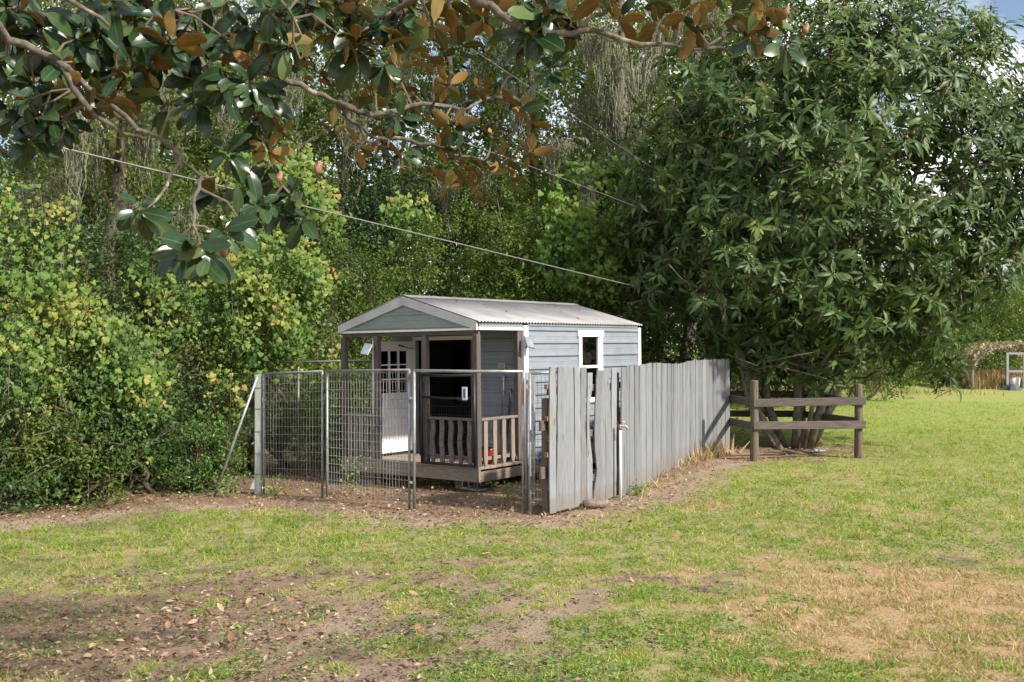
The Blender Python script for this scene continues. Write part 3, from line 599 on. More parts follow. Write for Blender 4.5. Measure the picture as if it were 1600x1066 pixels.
# deck
k = 0; y = 0.0
while y < PD - .05:
    MB().bb((X0 + .0, y + .003, -.02 - .002 * (k % 3)), (0, min(y + .135, PD), .018 - .002 * (k % 2))).build('deck_board', M['deck'], shed, bevel=.003); y += .14; k += 1
MB().bb((X0 - .01, .0, -.2), (.005, .045, -.024)).build('rim_joist', M['deck'], shed, bevel=.005)
MB().bb((-.04, .05, -.2), (.003, SL - .05, -.052)).build('rim_joist', M['deck'], shed, bevel=.005)
MB().bb((X0, .05, -.2), (X0 + .045, SL - .05, -.052)).build('rim_joist', M['deck'], shed, bevel=.005)
for x in (-.5, -SW + .5):
    MB().bb((x - .07, .12, -.34), (x + .07, SL - .1, -.2)).build('skid', M['old_wood'], shed, bevel=.006)
# railings
def picket(wavy, h, wdt=.085, th=.024):
    ob = []; n = 12
    left = []; right = []
    for i in range(n + 1):
        t = i / n; wv = .010 * math.sin(t * 9.4) if wavy else 0; hw = wdt / 2
        if t < .1: hw *= .45 + 5.5 * t
        left.append((-hw + wv, 0, .02 + t * h)); right.append((hw + wv, 0, .02 + t * h))
    return left + right[::-1], th
def railing(a, b, n, wavy, skip=()):
    a = Vector(a); b = Vector(b); d = (b - a); ln = d.length; d.normalize(); ang = math.atan2(d.y, d.x)
    rt = Matrix.Rotation(ang, 3, 'Z'); H = .70
    mt = MB().box((a + b) / 2 + Vector((0, 0, H)), (ln, .075, .038), rt).build('top_rail', M['rail'], shed, bevel=.004)
    MB().box((a + b) / 2 + Vector((0, 0, .12)) + rt @ Vector((0, .03, 0)), (ln, .034, .05), rt).build('bottom_rail', M['rail'], shed, bevel=.004)
    for i in range(n):
        p = a + d * (ln * (i + .5) / n); poly, th = picket(wavy, H - .045)
        m_ = MB(); q = [rt @ Vector(v) for v in poly]; m_.prism(q, (0, 0, 0), rt @ Vector((0, -th, 0)))
        m_.build('baluster', M['rail'], shed, tuple(p), bevel=.002)
railing((-1.01, .05, 0), (-.105, .05, 0), 5, True)
railing((X0 + .105, .05, 0), (-2.13, .05, 0), 5, True)
railing((-.05, .1, 0), (-.05, PD - .17, 0), 4, False)
railing((X0 + .05, .1, 0), (X0 + .05, PD - .05, 0), 4, False)
# open door, hinged at the left jamb and swung right out
dy0, dy1 = PD - .035, PD - .945
dr = MB(); xd = DX0 + .0; dz0, dz1 = .07, 1.87; gy0, gy1 = PD - .85, PD - .22; gz0, gz1 = 1.02, 1.72
# leaf as stiles and rails round the glazed opening; its outer face looks towards +x
def dbox(ya, yb, za, zb, xa=-.022, xb=.022): dr.bb((xd + xa, ya, za), (xd + xb, yb, zb))
dbox(dy1, gy0, dz0, dz1); dbox(gy1, dy0, dz0, dz1); dbox(gy0, gy1, dz0, gz0); dbox(gy0, gy1, gz1, dz1)
for (ya, yb) in ((PD - .82, PD - .56), (PD - .50, PD - .24)): dbox(ya, yb, .22, .84, .021, .027)
dro = dr.build('door', M['door'], shed, bevel=.004)
mu = MB()
for k in range(4):
    yy = gy0 + (gy1 - gy0) * k / 3; mu.bb((xd - .026, yy - .011, gz0 - .012), (xd + .03, yy + .011, gz1 + .012))
for k in range(4):
    zz = gz0 + (gz1 - gz0) * k / 3; mu.bb((xd - .025, gy0 - .012, zz - .011), (xd + .029, gy1 + .012, zz + .011))
mu.build('muntin', M['door'], dro)
pw = (gy1 - gy0) / 3; ph = (gz1 - gz0) / 3
for i in range(3):
    for j in range(3):
        MB().bb((xd - .003, gy0 + i * pw + .011, gz0 + j * ph + .011), (xd + .003, gy0 + (i + 1) * pw - .011, gz0 + (j + 1) * ph - .011)).build('pane', M['glass'], dro)
MB().bb((xd - .018, gy0 + .01, gz0 + .01), (xd - .012, gy1 - .01, gz1 - .01)).build('curtain', pmat('grey door curtain', (.13, .14, .155), (.2, .21, .225), (1, 30, 1), 3, 3, .9, 0, 0), dro)
kb = MB(); kb.tube([(xd + .022, PD - .885, .95), (xd + .05, PD - .885, .95), (xd + .055, PD - .885, .95), (xd + .085, PD - .885, .95), (xd + .09, PD - .885, .95)], [.012, .012, .026, .026, .012], 10); kb.build('door_knob', M['galv'], dro)
hk = MB(); hk.tube([(xd + .024, PD - .42, 1.80), (xd + .05, PD - .36, 1.78), (xd + .04, PD - .2, 1.755), (xd + .03, PD - .05, 1.75)], .006, 6); hk.tube([(xd + .024, PD - .43, 1.805), (xd + .035, PD - .33, 1.785)], .014, 6); hk.build('door_closer', M['black'], dro)
# small printed notice on the porch wall
sg = MB(); sg.bb((-.50, PD - .03, 1.37), (-.37, PD - .022, 1.50)); o = sg.build('notice', M['trim'], shed)
sm1 = pmat('orange print', (.4, .26, .15), (.45, .33, .22), nscale=30, bump=0); sm2 = pmat('green print', (.12, .24, .12), (.16, .3, .17), nscale=30, bump=0)
MB().bb((-.495, PD - .033, 1.43), (-.375, PD - .031, 1.495)).build('notice_print', sm1, o); MB().bb((-.495, PD - .033, 1.375), (-.375, PD - .031, 1.428)).build('notice_print', sm2, o)

def shed_pt(x, y, z): return SHEDM @ Vector((x, y, z))
RZ = math.atan2(-.614, .789)
# concrete blocks and jack under the deck
for nm, (x, y, h0, h1), lab in (('concrete_block', (-.28, .22, -.36, -.2), 'grey concrete block under the front right corner of the deck'), ('concrete_block', (-2.5, .25, -.4, -.2), 'grey concrete block under the left end of the deck'), ('concrete_block', (-.3, 4.2, -.36, -.2), 'grey concrete block under the rear of the shed')):
    p = shed_pt(x, y, 0); gz_ = float(gz(p.x, p.y)); zt = shed_pt(x, y, -.345).z
    m_ = MB(); m_.bb((-.2, -.1, 0), (.2, .1, max(.03, zt - gz_ + .004)))
    m_.bb((-.14, -.102, .01), (-.03, .102, max(.02, zt - gz_ - .01)), 0)
    o = m_.build(nm, M['concrete'], None, (p.x, p.y, gz_ - .003), bevel=.008); o.rotation_euler = (0, 0, RZ); tag(o, lab, 'block', 'blocks under the shed')
# solar lamps
def solar(px, py, pz, rot, lab, poled):
    r = empty('solar_light', (px, py, pz), (0, 0, rot), lab, 'solar light', 'solar lights on the shed')
    m_ = MB(); q = Matrix.Rotation(R(58), 3, 'X') @ Matrix.Rotation(R(14), 3, 'Y')
    m_.box((0, -.09, .05), (.15, .2, .018), q); m_.build('housing', M['galv'], r, bevel=.003)
    m2 = MB(); m2.box(Vector((0, -.09, .05)) + q @ Vector((0, 0, .0105)), (.135, .185, .003), q); m2.build('solar_panel', M['solar'], r)
    MB().tube([(0, .0, -.03), (0, -.04, .0), (0, -.08, .045)], .012, 6).build('bracket', M['black'], r)
p = shed_pt(.05, PD - .03, 1.77); solar(p.x, p.y, p.z, R(30), 'small grey solar light on the white corner trim of the shed', False)
p = shed_pt(-2.16, -.02, 1.69); solar(p.x, p.y, p.z, R(-40), 'small grey solar light left of the open white door', True)
p = shed_pt(-2.19, .05, 0)
o = MB().tube([(0, 0, 0), (0, 0, 1.86)], .02, 8).build('pole', M['trim'], None, tuple(shed_pt(-2.19, .05, .02)), smooth=True); tag(o, 'thin white pole standing left of the open white door', 'pole')
# tools leaning on the porch wall
for x, h, mt, lab, nm in ((-.40, 1.27, 'stick', 'pale wooden rake handle leaning at left on porch wall', 'rake'), (-.26, 1.12, 'tool_dark', 'dark shovel handle, middle of three tools leaning on porch wall', 'shovel'), (-.125, 1.08, 'stick', 'brown broom handle leaning nearest the porch corner', 'broom')):
    b = shed_pt(x, .93, .022); t_ = shed_pt(x + .02, 1.085, h) - b
    r = empty(nm, b, (0, 0, 0), lab, nm, 'tools on the porch')
    MB().tube([t_ * .08, t_ * .55, t_], .016, 8).build('handle', M[mt], r, smooth=True)
    MB().box(t_ * .05, (.2 if nm != 'shovel' else .18, .04, .06 if nm != 'shovel' else .16), Matrix.Rotation(RZ, 3, 'Z')).build('head', M['tool_dark'], r, bevel=.01)
    if nm == 'rake': MB().tube([t_ * .965, t_ * 1.03], .022, 8).build('grip', M['galv'], r)
b = shed_pt(-.28, .55, .02)
r = empty('red_bucket', b, (0, 0, RZ), 'red plastic bucket on the porch behind the side railing', 'bucket')
MB().tube([(0, 0, 0), (0, 0, .2), (0, 0, .22), (0, 0, .22), (0, 0, .03)], [.11, .14, .15, .13, .1], 16).build('bucket_body', M['red'], r, smooth=True)
MB().tube([(-.145, 0, .21), (-.1, .0, .3), (0, 0, .34), (.1, 0, .3), (.145, 0, .21)], .005, 6).build('handle', M['galv'], r)

# black wire gate hung on the porch posts
gt = empty('black_gate', shed_pt(-1.05, -.06, .03), (0, R(-.8), RZ), 'black steel gate with wire infill in front of the porch railing', 'gate')
GW, GH = 1.03, 1.34; fr = .022
MB().tube([(0, 0, 0), (0, 0, GH)], fr, 8).build('stile', M['black'], gt, smooth=True); MB().tube([(GW, 0, 0), (GW, 0, GH)], fr, 8).build('stile', M['black'], gt, smooth=True)
for z, r_ in ((.012, fr), (.99, .017), (GH - .02, fr)):
    MB().tube([(0, 0, z), (GW * .5, 0, z - (.012 if z > .5 else 0)), (GW, 0, z)], r_, 8).build('rail', M['black'], gt, smooth=True)
wm = MB()
for i in range(1, 21): wm.tube([(GW * i / 21, .012, .01), (GW * i / 21, .012, 1.0)], .0026, 4, cap=False)
for i in range(1, 8): wm.tube([(0, .008, .98 * i / 8), (GW, .008, .98 * i / 8)], .0026, 4, cap=False)
wm.build('wire_mesh', M['black'], gt)
for z in (.15, 1.16): MB().bb((-.035, -.02, z - .04), (-.018, .07, z + .04)).build('hinge', M['black'], gt, bevel=.004)
MB().bb((GW - .2, -.035, .96), (GW - .11, -.024, 1.15)).build('tag', M['trim'], gt)
lt = pmat('blue print', (.08, .14, .4), (.1, .18, .5), nscale=30, bump=0)
MB().bb((GW - .175, -.038, .99), (GW - .135, -.036, 1.12)).build('tag_print', lt, gt)
MB().tube([(GW - .3, -.02, .97), (GW - .12, -.035, .945), (GW - .02, -.015, 1.02)], .012, 6).build('chain', M['black'], gt)

# ------------------------------------------------------------------ kennel pen
def G3(x, y, dz=0): return Vector((x, y, float(gz(x, y)) + dz))
def kennel(name, label, a, b, top, z0a, z0b, nv, nh, rusty=True, group='kennel panels of the pen'):
    """pipe frame panel from a to b with welded wire; top = height of the top rail at both ends"""
    a0 = Vector((a[0], a[1], z0a)); b0 = Vector((b[0], b[1], z0b)); r = empty(name, a0, (0, 0, 0), label, 'wire fence', group)
    d = b0 - a0; ta = Vector((0, 0, top[0] - z0a)); tb = d + Vector((0, 0, top[1] - z0b)); rr = .018
    MB().tube([(0, 0, -.03), ta * .35, ta], rr, 8).build('post', M['galv'], r, smooth=True); MB().tube([d - Vector((0, 0, .03)), d + (tb - d) * .4, tb], rr, 8).build('post', M['galv'], r, smooth=True)
    MB().tube([ta, (ta + tb) / 2, tb], rr * .95, 8).build('top_rail', M['galv'], r, smooth=True)
    lo = .14; wm = MB(); nrm_ = Vector((d.y, -d.x, 0)).normalized() * .014
    la = Vector((0, 0, lo)); lb = d + Vector((0, 0, lo))
    for i in range(1, nv):
        t = i / nv; p = la.lerp(lb, t); q = ta.lerp(tb, t); j = nrm_ * (.3 * math.sin(i * 1.7))
        wm.tube([p + nrm_ + j + Vector((0, 0, -.05 * random.random())), p.lerp(q, .5) + nrm_ * (1 + .8 * math.sin(i * .5)) , q + nrm_], .0026, 4, cap=False)
    for i in range(nh + 1):
        t = i / (nh + .3); p = la.lerp(ta, t); q = lb.lerp(tb, t); wm.tube([p + nrm_ * .8, (p + q) / 2 + nrm_ * 1.2 + Vector((0, 0, .008 * math.sin(i * 2.3))), q + nrm_ * .8], .0026, 4, cap=False)
    wm.build('wire_mesh', M['wire'], r); return r
tz = lambda px, d, py: float(P(px, py, d)[2])
pg = [(-3.80, 15.68), (-2.76, 14.90), (-2.68, 14.84), (-1.345, 13.41), (-1.275, 13.36), (.14, 12.92)]
kennel('wire_fence', 'wire kennel panel at the far left beside the grey square post', pg[0], pg[1], (1.65, 1.71), float(gz(*pg[0])), float(gz(*pg[1])), 21, 13)
kennel('wire_fence', 'wire kennel panel in front of the open white door', pg[2], pg[3], (1.715, 1.77), float(gz(*pg[2])), float(gz(*pg[3])), 28, 14)
r = empty('gateway_frame', G3(*pg[4]), (0, 0, 0), 'galvanised pipe gateway with an overhead bar across the open pen entrance', 'gateway')
d = G3(*pg[5]) - G3(*pg[4]); H1, H2 = 1.775 - float(gz(*pg[4])), 1.775 - float(gz(*pg[5]))
MB().tube([(0, 0, -.03), (0, 0, H1)], .019, 8).build('post', M['galv'], r, smooth=True); MB().tube([d - Vector((0, 0, .03)), d + Vector((0, 0, H2))], .019, 8).build('post', M['galv'], r, smooth=True)
MB().tube([(0, 0, H1 - .01), (d.x * .5, d.y * .5, H1 - .015), d + Vector((0, 0, H2 - .01))], .02, 8).build('overhead_bar', M['galv'], r, smooth=True)
for z in (.35, 1.45): MB().box(Vector((0, 0, z)) + Vector((-.03, .02, 0)), (.075, .05, .035)).build('hinge', M['galv'], r, bevel=.006)
# the gate itself stands open, seen edge on, and the piece of mesh up to the board gate
kennel('kennel_gate', 'wire gate swung open and seen edge on beside the board gate', (.185, 12.98), (.30, 13.95), (1.74, 1.74), float(gz(.185, 12.98)) + .05, float(gz(.3, 13.95)) + .05, 16, 13)
kennel('wire_fence', 'narrow wire panel between the open gate and the grey board gate', (.225, 12.86), (.60, 12.95), (1.74, 1.76), float(gz(.225, 12.86)), float(gz(.6, 12.95)), 8, 14)
# corner post and brace
b = G3(-3.90, 15.74)
r = empty('corner_post', b, (0, 0, R(12)), 'square weathered grey green corner post of the pen with diagonal pipe brace', 'post')
gp = pmat('grey green weathered post', (.17, .195, .18), (.27, .295, .275), (8, 8, .8), 5, 7, .8, 0, .4, c3=(.12, .11, .09), s3=6, t3=(.6, .7))
MB().bb((-.055, -.055, -.05), (.055, .055, 1.82)).build('post', gp, r, bevel=.008)
e = G3(-4.55, 15.6) - b; er = Matrix.Rotation(-R(12), 3, 'Z') @ e
MB().tube([(-.01, -.06, 1.79), er + Vector((0, 0, -.05))], .02, 8).build('brace', M['galv'], r, smooth=True)
for z in (.3, .62, .95, 1.3, 1.62): MB().box((.0, -.06, z), (.09, .008, .012)).build('staple', M['rust'], r)
# rail at the back of the pen
a = G3(-2.9, 18.0); r = empty('back_rail', a, (0, 0, 0), 'galvanised pipe rail of the pen seen behind the left porch posts', 'rail')
MB().tube([(-1.6, .2, 1.93), (.75, -.5, 1.98)], .018, 8).build('pipe', M['galv'], r, smooth=True); MB().tube([(-.85, -.02, -.02), (-.85, -.02, 1.94)], .018, 8).build('post', M['galv'], r, smooth=True); MB().tube([(.7, -.48, -.02), (.7, -.48, 1.97)], .018, 8).build('post', M['galv'], r, smooth=True)
o = MB().tube([G3(-.53, 14.62) - G3(-.53, 14.62), (.01, 0, .15), (0, 0, .34)], .011, 6).build('rusty_stake', M['rust'], None, tuple(G3(-.50, 14.55)), smooth=True); tag(o, 'thin rusty stake against the front right deck corner', 'stake')

# ------------------------------------------------------------------ board gate and board fence
def board_mesh(h, w_, th, bend=0, lean=0, notch=0, seed=0, bow=0):
    rr = random.Random(seed); m_ = MB(); n = 16 if bow else 9; vs = []
    for i in range(n + 1):
        t = i / n; z = h * t; off = bend * math.sin(math.pi * t) + bow * (math.exp(-((t - .24) / .13) ** 2) - .25 * math.exp(-((t - .02) / .08) ** 2))
        l = -w_ / 2 + rr.uniform(-.003, .003); r_ = w_ / 2 + rr.uniform(-.003, .003)
        if notch and .35 < t < .92: r_ -= notch * math.sin(math.pi * (t - .35) / .57)
        if i == n: l += rr.uniform(0, .012); r_ -= rr.uniform(0, .012)
        if i == 0: z += rr.uniform(0, .012)
        cup = rr.uniform(-.003, .003)
        vs += [(l + off, -th / 2 + cup, z), (r_ + off, -th / 2 + cup, z + (rr.uniform(-.006, .006) if i in (0, n) else 0)), (r_ + off, th / 2 + cup, z), (l + off, th / 2 + cup, z)]
    fs = []
    for i in range(n):
        for k in range(4): fs.append((i * 4 + k, i * 4 + (k + 1) % 4, (i + 1) * 4 + (k + 1) % 4, (i + 1) * 4 + k))
    fs += [(3, 2, 1, 0), tuple(n * 4 + k for k in range(4))]; m_.add(vs, fs); return m_
def arc(pts):
    L_ = [0]
    for p, q in zip(pts[:-1], pts[1:]): L_.append(L_[-1] + math.hypot(q[0] - p[0], q[1] - p[1]))
    def at(s):
        s = max(0, min(L_[-1], s))
        for i in range(len(pts) - 1):
            if s <= L_[i + 1] or i == len(pts) - 2:
                t = (s - L_[i]) / (L_[i + 1] - L_[i]); p, q = pts[i], pts[i + 1]
                return (p[0] + (q[0] - p[0]) * t, p[1] + (q[1] - p[1]) * t, math.atan2(q[1] - p[1], q[0] - p[0]))
    return L_[-1], at
def smooth_path(pts, n=40):
    out = []; P_ = [pts[0]] + list(pts) + [pts[-1]]
    for i in range(1, len(P_) - 2):
        for k in range(n // (len(pts) - 1)):
            t = k / (n // (len(pts) - 1)); a, b, c, d = [np.array(P_[j]) for j in (i - 1, i, i + 1, i + 2)]
            out.append(tuple(.5 * (2 * b + (c - a) * t + (2 * a - 5 * b + 4 * c - d) * t * t + (3 * b - a - 3 * c + d) * t ** 3)))
    return out + [tuple(pts[-1])]
# board gate (nearest section)
g0, g1 = (.464, 12.73), (1.44, 14.08)
gl = math.hypot(g1[0] - g0[0], g1[1] - g0[1]); ga = math.atan2(g1[1] - g0[1], g1[0] - g0[0])
bg_ = empty('board_gate', G3(*g0), (0, 0, ga), 'grey weathered board gate with warped boards and gaps, nearest the camera', 'gate')
xs_ = [0]; specs = [(.145, 1.835, 0, 0), (.14, 1.825, 0, 0), (.14, 1.82, 0, 0), (.145, 1.815, 0, 0), (.14, 1.81, .004, 0), (.142, 1.80, 0, .03), (.135, 1.74, -.006, .085), (.0, 0, 0, 0), (.15, 1.745, -.02, 0), (.145, 1.765, .012, 0), (.14, 1.755, .03, 0), (.14, 1.77, 0, 0)]
x = .0
for i, (w_, h, bend, notch) in enumerate(specs):
    if w_ == 0: x += .035; continue
    o = board_mesh(h, w_, .02, bend, 0, notch, i, .075 if i == 8 else 0).build('board', M['grey_wood'], bg_, (x + w_ / 2, 0, .012 + .008 * (i % 3)), bevel=.002)
    o.rotation_euler = (R(random.uniform(-.6, .6)), R(random.uniform(-.5, .5) + (1.3 if i == 8 else 0) + (-.8 if i == 10 else 0)), R(random.uniform(-.5, .5)))
    x += w_ + random.uniform(.002, .008)
for z in (.35, .95, 1.55): MB().bb((.02, .02, z - .045), (gl - .04, .058, z + .045)).build('cross_rail', M['old_wood'], bg_, bevel=.004)
MB().bb((.05, .06, -.02), (.14, .15, 1.45)).build('gate_post', M['old_wood'], bg_, bevel=.006)
for z in (1.6, 1.2, .75): MB().bb((-.03, .01, z - .03), (.0, .06, z + .03)).build('bracket', M['rust'], bg_, bevel=.004)
for z, w_ in ((1.05, .13), (.45, .15)): MB().bb((-.09, .06, z), (.1, .1, z + w_)).build('rail_end', M['old_wood'], bg_, bevel=.006)
# long board fence
fp = smooth_path([(1.50, 14.1), (2.05, 15.55), (2.62, 17.1), (3.26, 18.62), (3.72, 19.42), (4.22, 19.95)], 60); flen, fat = arc(fp)
bf = empty('board_fence', G3(*fp[0][:2]), (0, 0, 0), 'long grey weathered board fence curving away along the side of the shed', 'fence')
f0 = G3(*fp[0][:2]); s = .07; i = 0
variants = [board_mesh(1, .136 + .006 * (k % 3), .02, (0, 0, .006, -.006, 0, .01)[k], 0, 0, 50 + k) for k in range(6)]
vme = []
for k, v in enumerate(variants):
    o = v.build('board', M['grey_wood']); vme.append(o.data); bpy.data.objects.remove(o)
while s < flen - .02:
    xx, yy, an = fat(s); k = random.randrange(6); o = link('board', vme[k], bf, G3(xx, yy) - f0 + Vector((0, 0, -.02)))
    hh = 1.81 + .02 * math.sin(s * 1.3) + random.uniform(-.006, .006); o.scale = (1, 1, hh)
    o.rotation_euler = (R(random.uniform(-.3, .3)), R(random.uniform(-.2, .2)), an + R(random.uniform(-.8, .8)))
    s += .141 + random.choice((.001, .002, .003, .004, .010)); i += 1
for z in (.4, 1.0, 1.55):
    m_ = MB()
    for k in range(14):
        a_ = fat(flen * k / 14 + .02); b_ = fat(flen * (k + 1) / 14 - .02)
        oa = Vector((-math.sin(a_[2]), math.cos(a_[2]), 0)) * .05; pa = G3(a_[0], a_[1]) - f0 + oa + Vector((0, 0, z)); pb = G3(b_[0], b_[1]) - f0 + oa + Vector((0, 0, z)); dd = pb - pa
        m_.box((pa + pb) / 2, (dd.length, .036, .085), Matrix.Rotation(math.atan2(dd.y, dd.x), 3, 'Z'))
    m_.build('cross_rail', M['old_wood'], bf)
for k in range(4):
    a_ = fat(flen * (k + .08) / 3.2); p = G3(a_[0], a_[1]) - f0 + Vector((-math.sin(a_[2]), math.cos(a_[2]), 0)) * .12
    MB().bb((-.045, -.045, -.1), (.045, .045, 1.72)).build('fence_post', M['old_wood'], bf, tuple(p), bevel=.005)
# white standpipe with a tap at the hinge of gate and fence
b = G3(1.475, 13.93); r = empty('standpipe', b, (0, 0, 0), 'white plastic standpipe with a tap in front of the board fence', 'standpipe')
MB().tube([(0, 0, -.04), (0, 0, .98)], .021, 10).build('pipe', M['pvc'], r, smooth=True)
tp = MB(); tp.tube([(0, 0, .95), (0, 0, 1.02)], .026, 10); tp.tube([(-.03, -.01, 1.0), (.03, -.01, 1.0), (.075, -.02, 1.0), (.095, -.025, .955)], [.016, .018, .015, .014], 8); tp.tube([(.03, -.01, 1.01), (.03, -.01, 1.055)], .007, 6); tp.tube([(.0, -.01, 1.055), (.06, -.01, 1.055)], .011, 6); tp.build('tap', M['brass'], r, smooth=True)
b = G3(1.10, 13.28, .05); r = empty('log_stub', b, (0, 0, 0), 'short broken log lying at the foot of the board gate', 'log')
MB().tube([(-.17, -.03, 0), (-.08, 0, .012), (.06, .02, .0), (.15, .06, .02)], [.05, .062, .055, .04], 10).build('log', M['bone'], r, smooth=True)

# ------------------------------------------------------------------ ranch fence round the tree
rf = empty('ranch_fence', G3(4.4, 18.6), (0, 0, 0), 'brown ranch fence of round posts and board rails around the tree', 'fence'); r0 = G3(4.4, 18.6)
posts = [(4.4, 18.6, 1.46), (6.36, 18.8, 1.36), (6.12, 21.6, 1.2), (3.7, 21.9, 1.25)]
for x, y, h in posts:
    b = G3(x, y) - r0; m_ = MB(); m_.tube([b + Vector((0, 0, -.1)), b + Vector((.004, 0, h * .5)), b + Vector((0, 0, h - .015)), b + Vector((0, 0, h))], [.078, .074, .071, .06], 14); m_.build('fence_post', M['post_wood'], rf, smooth=False)
def ranch(a, b, z0, z1, hgt=.145):
    pa = G3(*a) - r0 + Vector((0, 0, z0)); pb = G3(*b) - r0 + Vector((0, 0, z1)); dd = pb - pa; q = dd.to_track_quat('X', 'Z').to_matrix()
    o = MB().box((0, 0, 0), (dd.length, .035, hgt)).build('rail', M['board_rail'], rf, tuple((pa + pb) / 2), bevel=.005); o.rotation_euler = q.to_euler()
ranch((4.36, 18.50), (6.46, 18.70), 1.05, 1.05); ranch((4.36, 18.50), (6.46, 18.70), .645, .615)
ranch((4.22, 20.3), (4.40, 18.51), 1.02, 1.06); ranch((4.22, 20.3), (4.40, 18.51), .58, .62)
ranch((6.42, 18.75), (6.14, 21.7), 1.0, 1.02, .14); ranch((6.42, 18.75), (6.14, 21.7), .66, .60, .14)
ranch((6.2, 21.7), (3.5, 22.0), 1.02, 1.0, .14); ranch((6.2, 21.7), (3.5, 22.0), .6, .58, .14)
o = MB().add([(-.22, -.05, .02), (-.05, -.1, .045), (.12, -.06, .03), (.25, .03, .03), (.1, .1, .05), (-.1, .08, .02), (0, 0, .07)], [(6, 0, 1), (6, 1, 2), (6, 2, 3), (6, 3, 4), (6, 4, 5), (6, 5, 0)]).build('plastic_scrap', M['blue'], None, tuple(G3(5.85, 19.8)), smooth=True); tag(o, 'crumpled pale blue plastic scrap on the soil under the tree', 'scrap')
o = MB().add([(-.1, 0, 0), (.02, -.05, .0), (.11, .02, 0), (.02, .06, .0), (-.02, -.01, .17), (.05, .02, .13)], [(0, 1, 4), (1, 2, 5), (1, 5, 4), (2, 3, 5), (3, 0, 4), (3, 4, 5)]).build('plastic_scrap', M['cloth_white'], None, tuple(G3(-4.05, 16.2))); tag(o, 'crumpled white plastic scrap beside the foot of the square post', 'scrap')

# ------------------------------------------------------------------ hoop house at the far right
HY = 45.0; hb = G3(22.4, HY); hh = empty('hoop_house', hb, (0, 0, R(-4)), 'small arched hoop house with dry vines over its frame, far right', 'hoop house')
pale = pmat('pale pipe', (.22, .22, .25), (.3, .3, .33), nscale=5, bump=0)
def hoop(y):
    return [(-2.1, y, -.05), (-2.1, y, .75)] + [(-2.1 * math.cos(a) , y, .75 + 1.22 * math.sin(a)) for a in np.linspace(.2, math.pi - .2, 12)] + [(2.1, y, .75), (2.1, y, -.05)]
for k in range(5): MB().tube(hoop(k * 1.1), .04, 6).build('hoop', pale, hh, smooth=True)
for a in (.25, .9, 1.57, 2.24, 2.89):
    MB().tube([(-2.1 * math.cos(a), 0, .77 + 1.22 * math.sin(a)), (-2.1 * math.cos(a), 4.4, .77 + 1.22 * math.sin(a))], .025, 6).build('purlin', pale, hh, smooth=True)
dm = MB()
for x in (-.62, .1): dm.bb((x - .05, -.06, -.02), (x + .05, .04, 1.62))
for z in (.8, 1.58): dm.bb((-.57, -.058, z - .045), (.05, .038, z + .045))
dm.build('door_frame', pale, hh)
K = 5200; a = rng.random(K) * 2.7 + .25; yy = rng.random(K) * 4.4 - .1; pp = np.stack([-2.13 * np.cos(a), yy, .78 + 1.24 * np.sin(a)], -1) + rng.normal(size=(K, 3)) * .06
sel = rng.random(K) < np.clip(np.sin(a) * 1.1 - .15, .12, .85); pp = pp[sel]; K = len(pp)
foliage(hh, (0, 0, 0), 'vine', T['small'], leafmat('dry vine leaf', [(0, (.22, .175, .12)), (.6, (.34, .28, .2)), (.9, (.42, .34, .18)), (1, (.45, .38, .1))], .3), pp, nrmz(np.stack([rng.normal(size=K), rng.normal(size=K), -1.2 * np.ones(K)], -1)), unit(K), .12 + .16 * rng.random(K), stuff='dry_vine')
K = 1800; pp = np.stack([rng.random(K) * 3.6 - 1.95, rng.random(K) * 3.6 + .3, np.zeros(K)], -1)
foliage(hh, (0, 0, 0), 'grass', T['blade'], M['straw'], pp, nrmz(np.stack([rng.normal(size=K) * .3, rng.normal(size=K) * .3, np.ones(K)], -1)), unit(K), .5 + .5 * rng.random(K), stuff='dry_grass')
r = empty('white_tub', G3(22.25, HY + .35), (0, 0, 0), 'white tub standing in the doorway of the hoop house', 'tub')
MB().tube([(0, 0, 0), (0, 0, .5), (0, 0, .52), (0, 0, .5), (0, 0, .1)], [.2, .24, .26, .22, .18], 14).build('tub_body', M['pvc'], r, smooth=True); MB().tube([(-.24, 0, .48), (0, 0, .62), (.24, 0, .48)], .012, 5).build('handle', M['galv'], r)
for x, y, mt, lab in ((21.75, HY - .5, 'tarp', 'dark plastic sheet heaped left of the hoop house doorway'), (22.75, HY - .55, 'cloth_white', 'pale plastic sheet heaped right of the white tub')):
    m_ = MB(); pts = []
    for k in range(12): a_ = k * math.pi / 6; pts.append((.5 * math.cos(a_) * (1 + .3 * math.sin(3 * a_)), .35 * math.sin(a_), 0))
    m_.add(pts + [(q[0] * .6, q[1] * .6, .16 + .08 * math.sin(5 * i)) for i, q in enumerate(pts)] + [(0, 0, .26)], [(i, (i + 1) % 12, 12 + (i + 1) % 12, 12 + i) for i in range(12)] + [(12 + i, 12 + (i + 1) % 12, 24) for i in range(12)])
    tag(m_.build('plastic_heap', M[mt], None, tuple(G3(x, y))), lab, 'plastic sheet')

# ------------------------------------------------------------------ overhead cables
def cable(name, pts, r, mt, label):
    n = 24; P_ = []
    a, b, c = [Vector(p) for p in pts]
    for i in range(n + 1):
        t = i / n; P_.append((1 - t) * (1 - 2 * t) * a + 4 * t * (1 - t) * b + t * (2 * t - 1) * c)
    o = MB().tube(P_, r, 6).build(name, M[mt], None, smooth=True); tag(o, label, 'cable', 'overhead cables')
cable('overhead_cable', (P(-700, 40, 9.0), P(300, 280, 13.0), P(1010, 452, 20.5)), .010, 'cable', 'thick grey overhead cable sloping down from upper left behind the shed')
cable('overhead_cable', (P(560, -40, 11), P(750, 85, 14), P(1130, 335, 24)), .0038, 'thin_cable', 'thin overhead cable crossing the tall mossy trees')
cable('overhead_cable', (P(620, 190, 14), P(850, 268, 17), P(1150, 385, 24)), .0038, 'thin_cable', 'thin lower overhead cable above the shed roof')

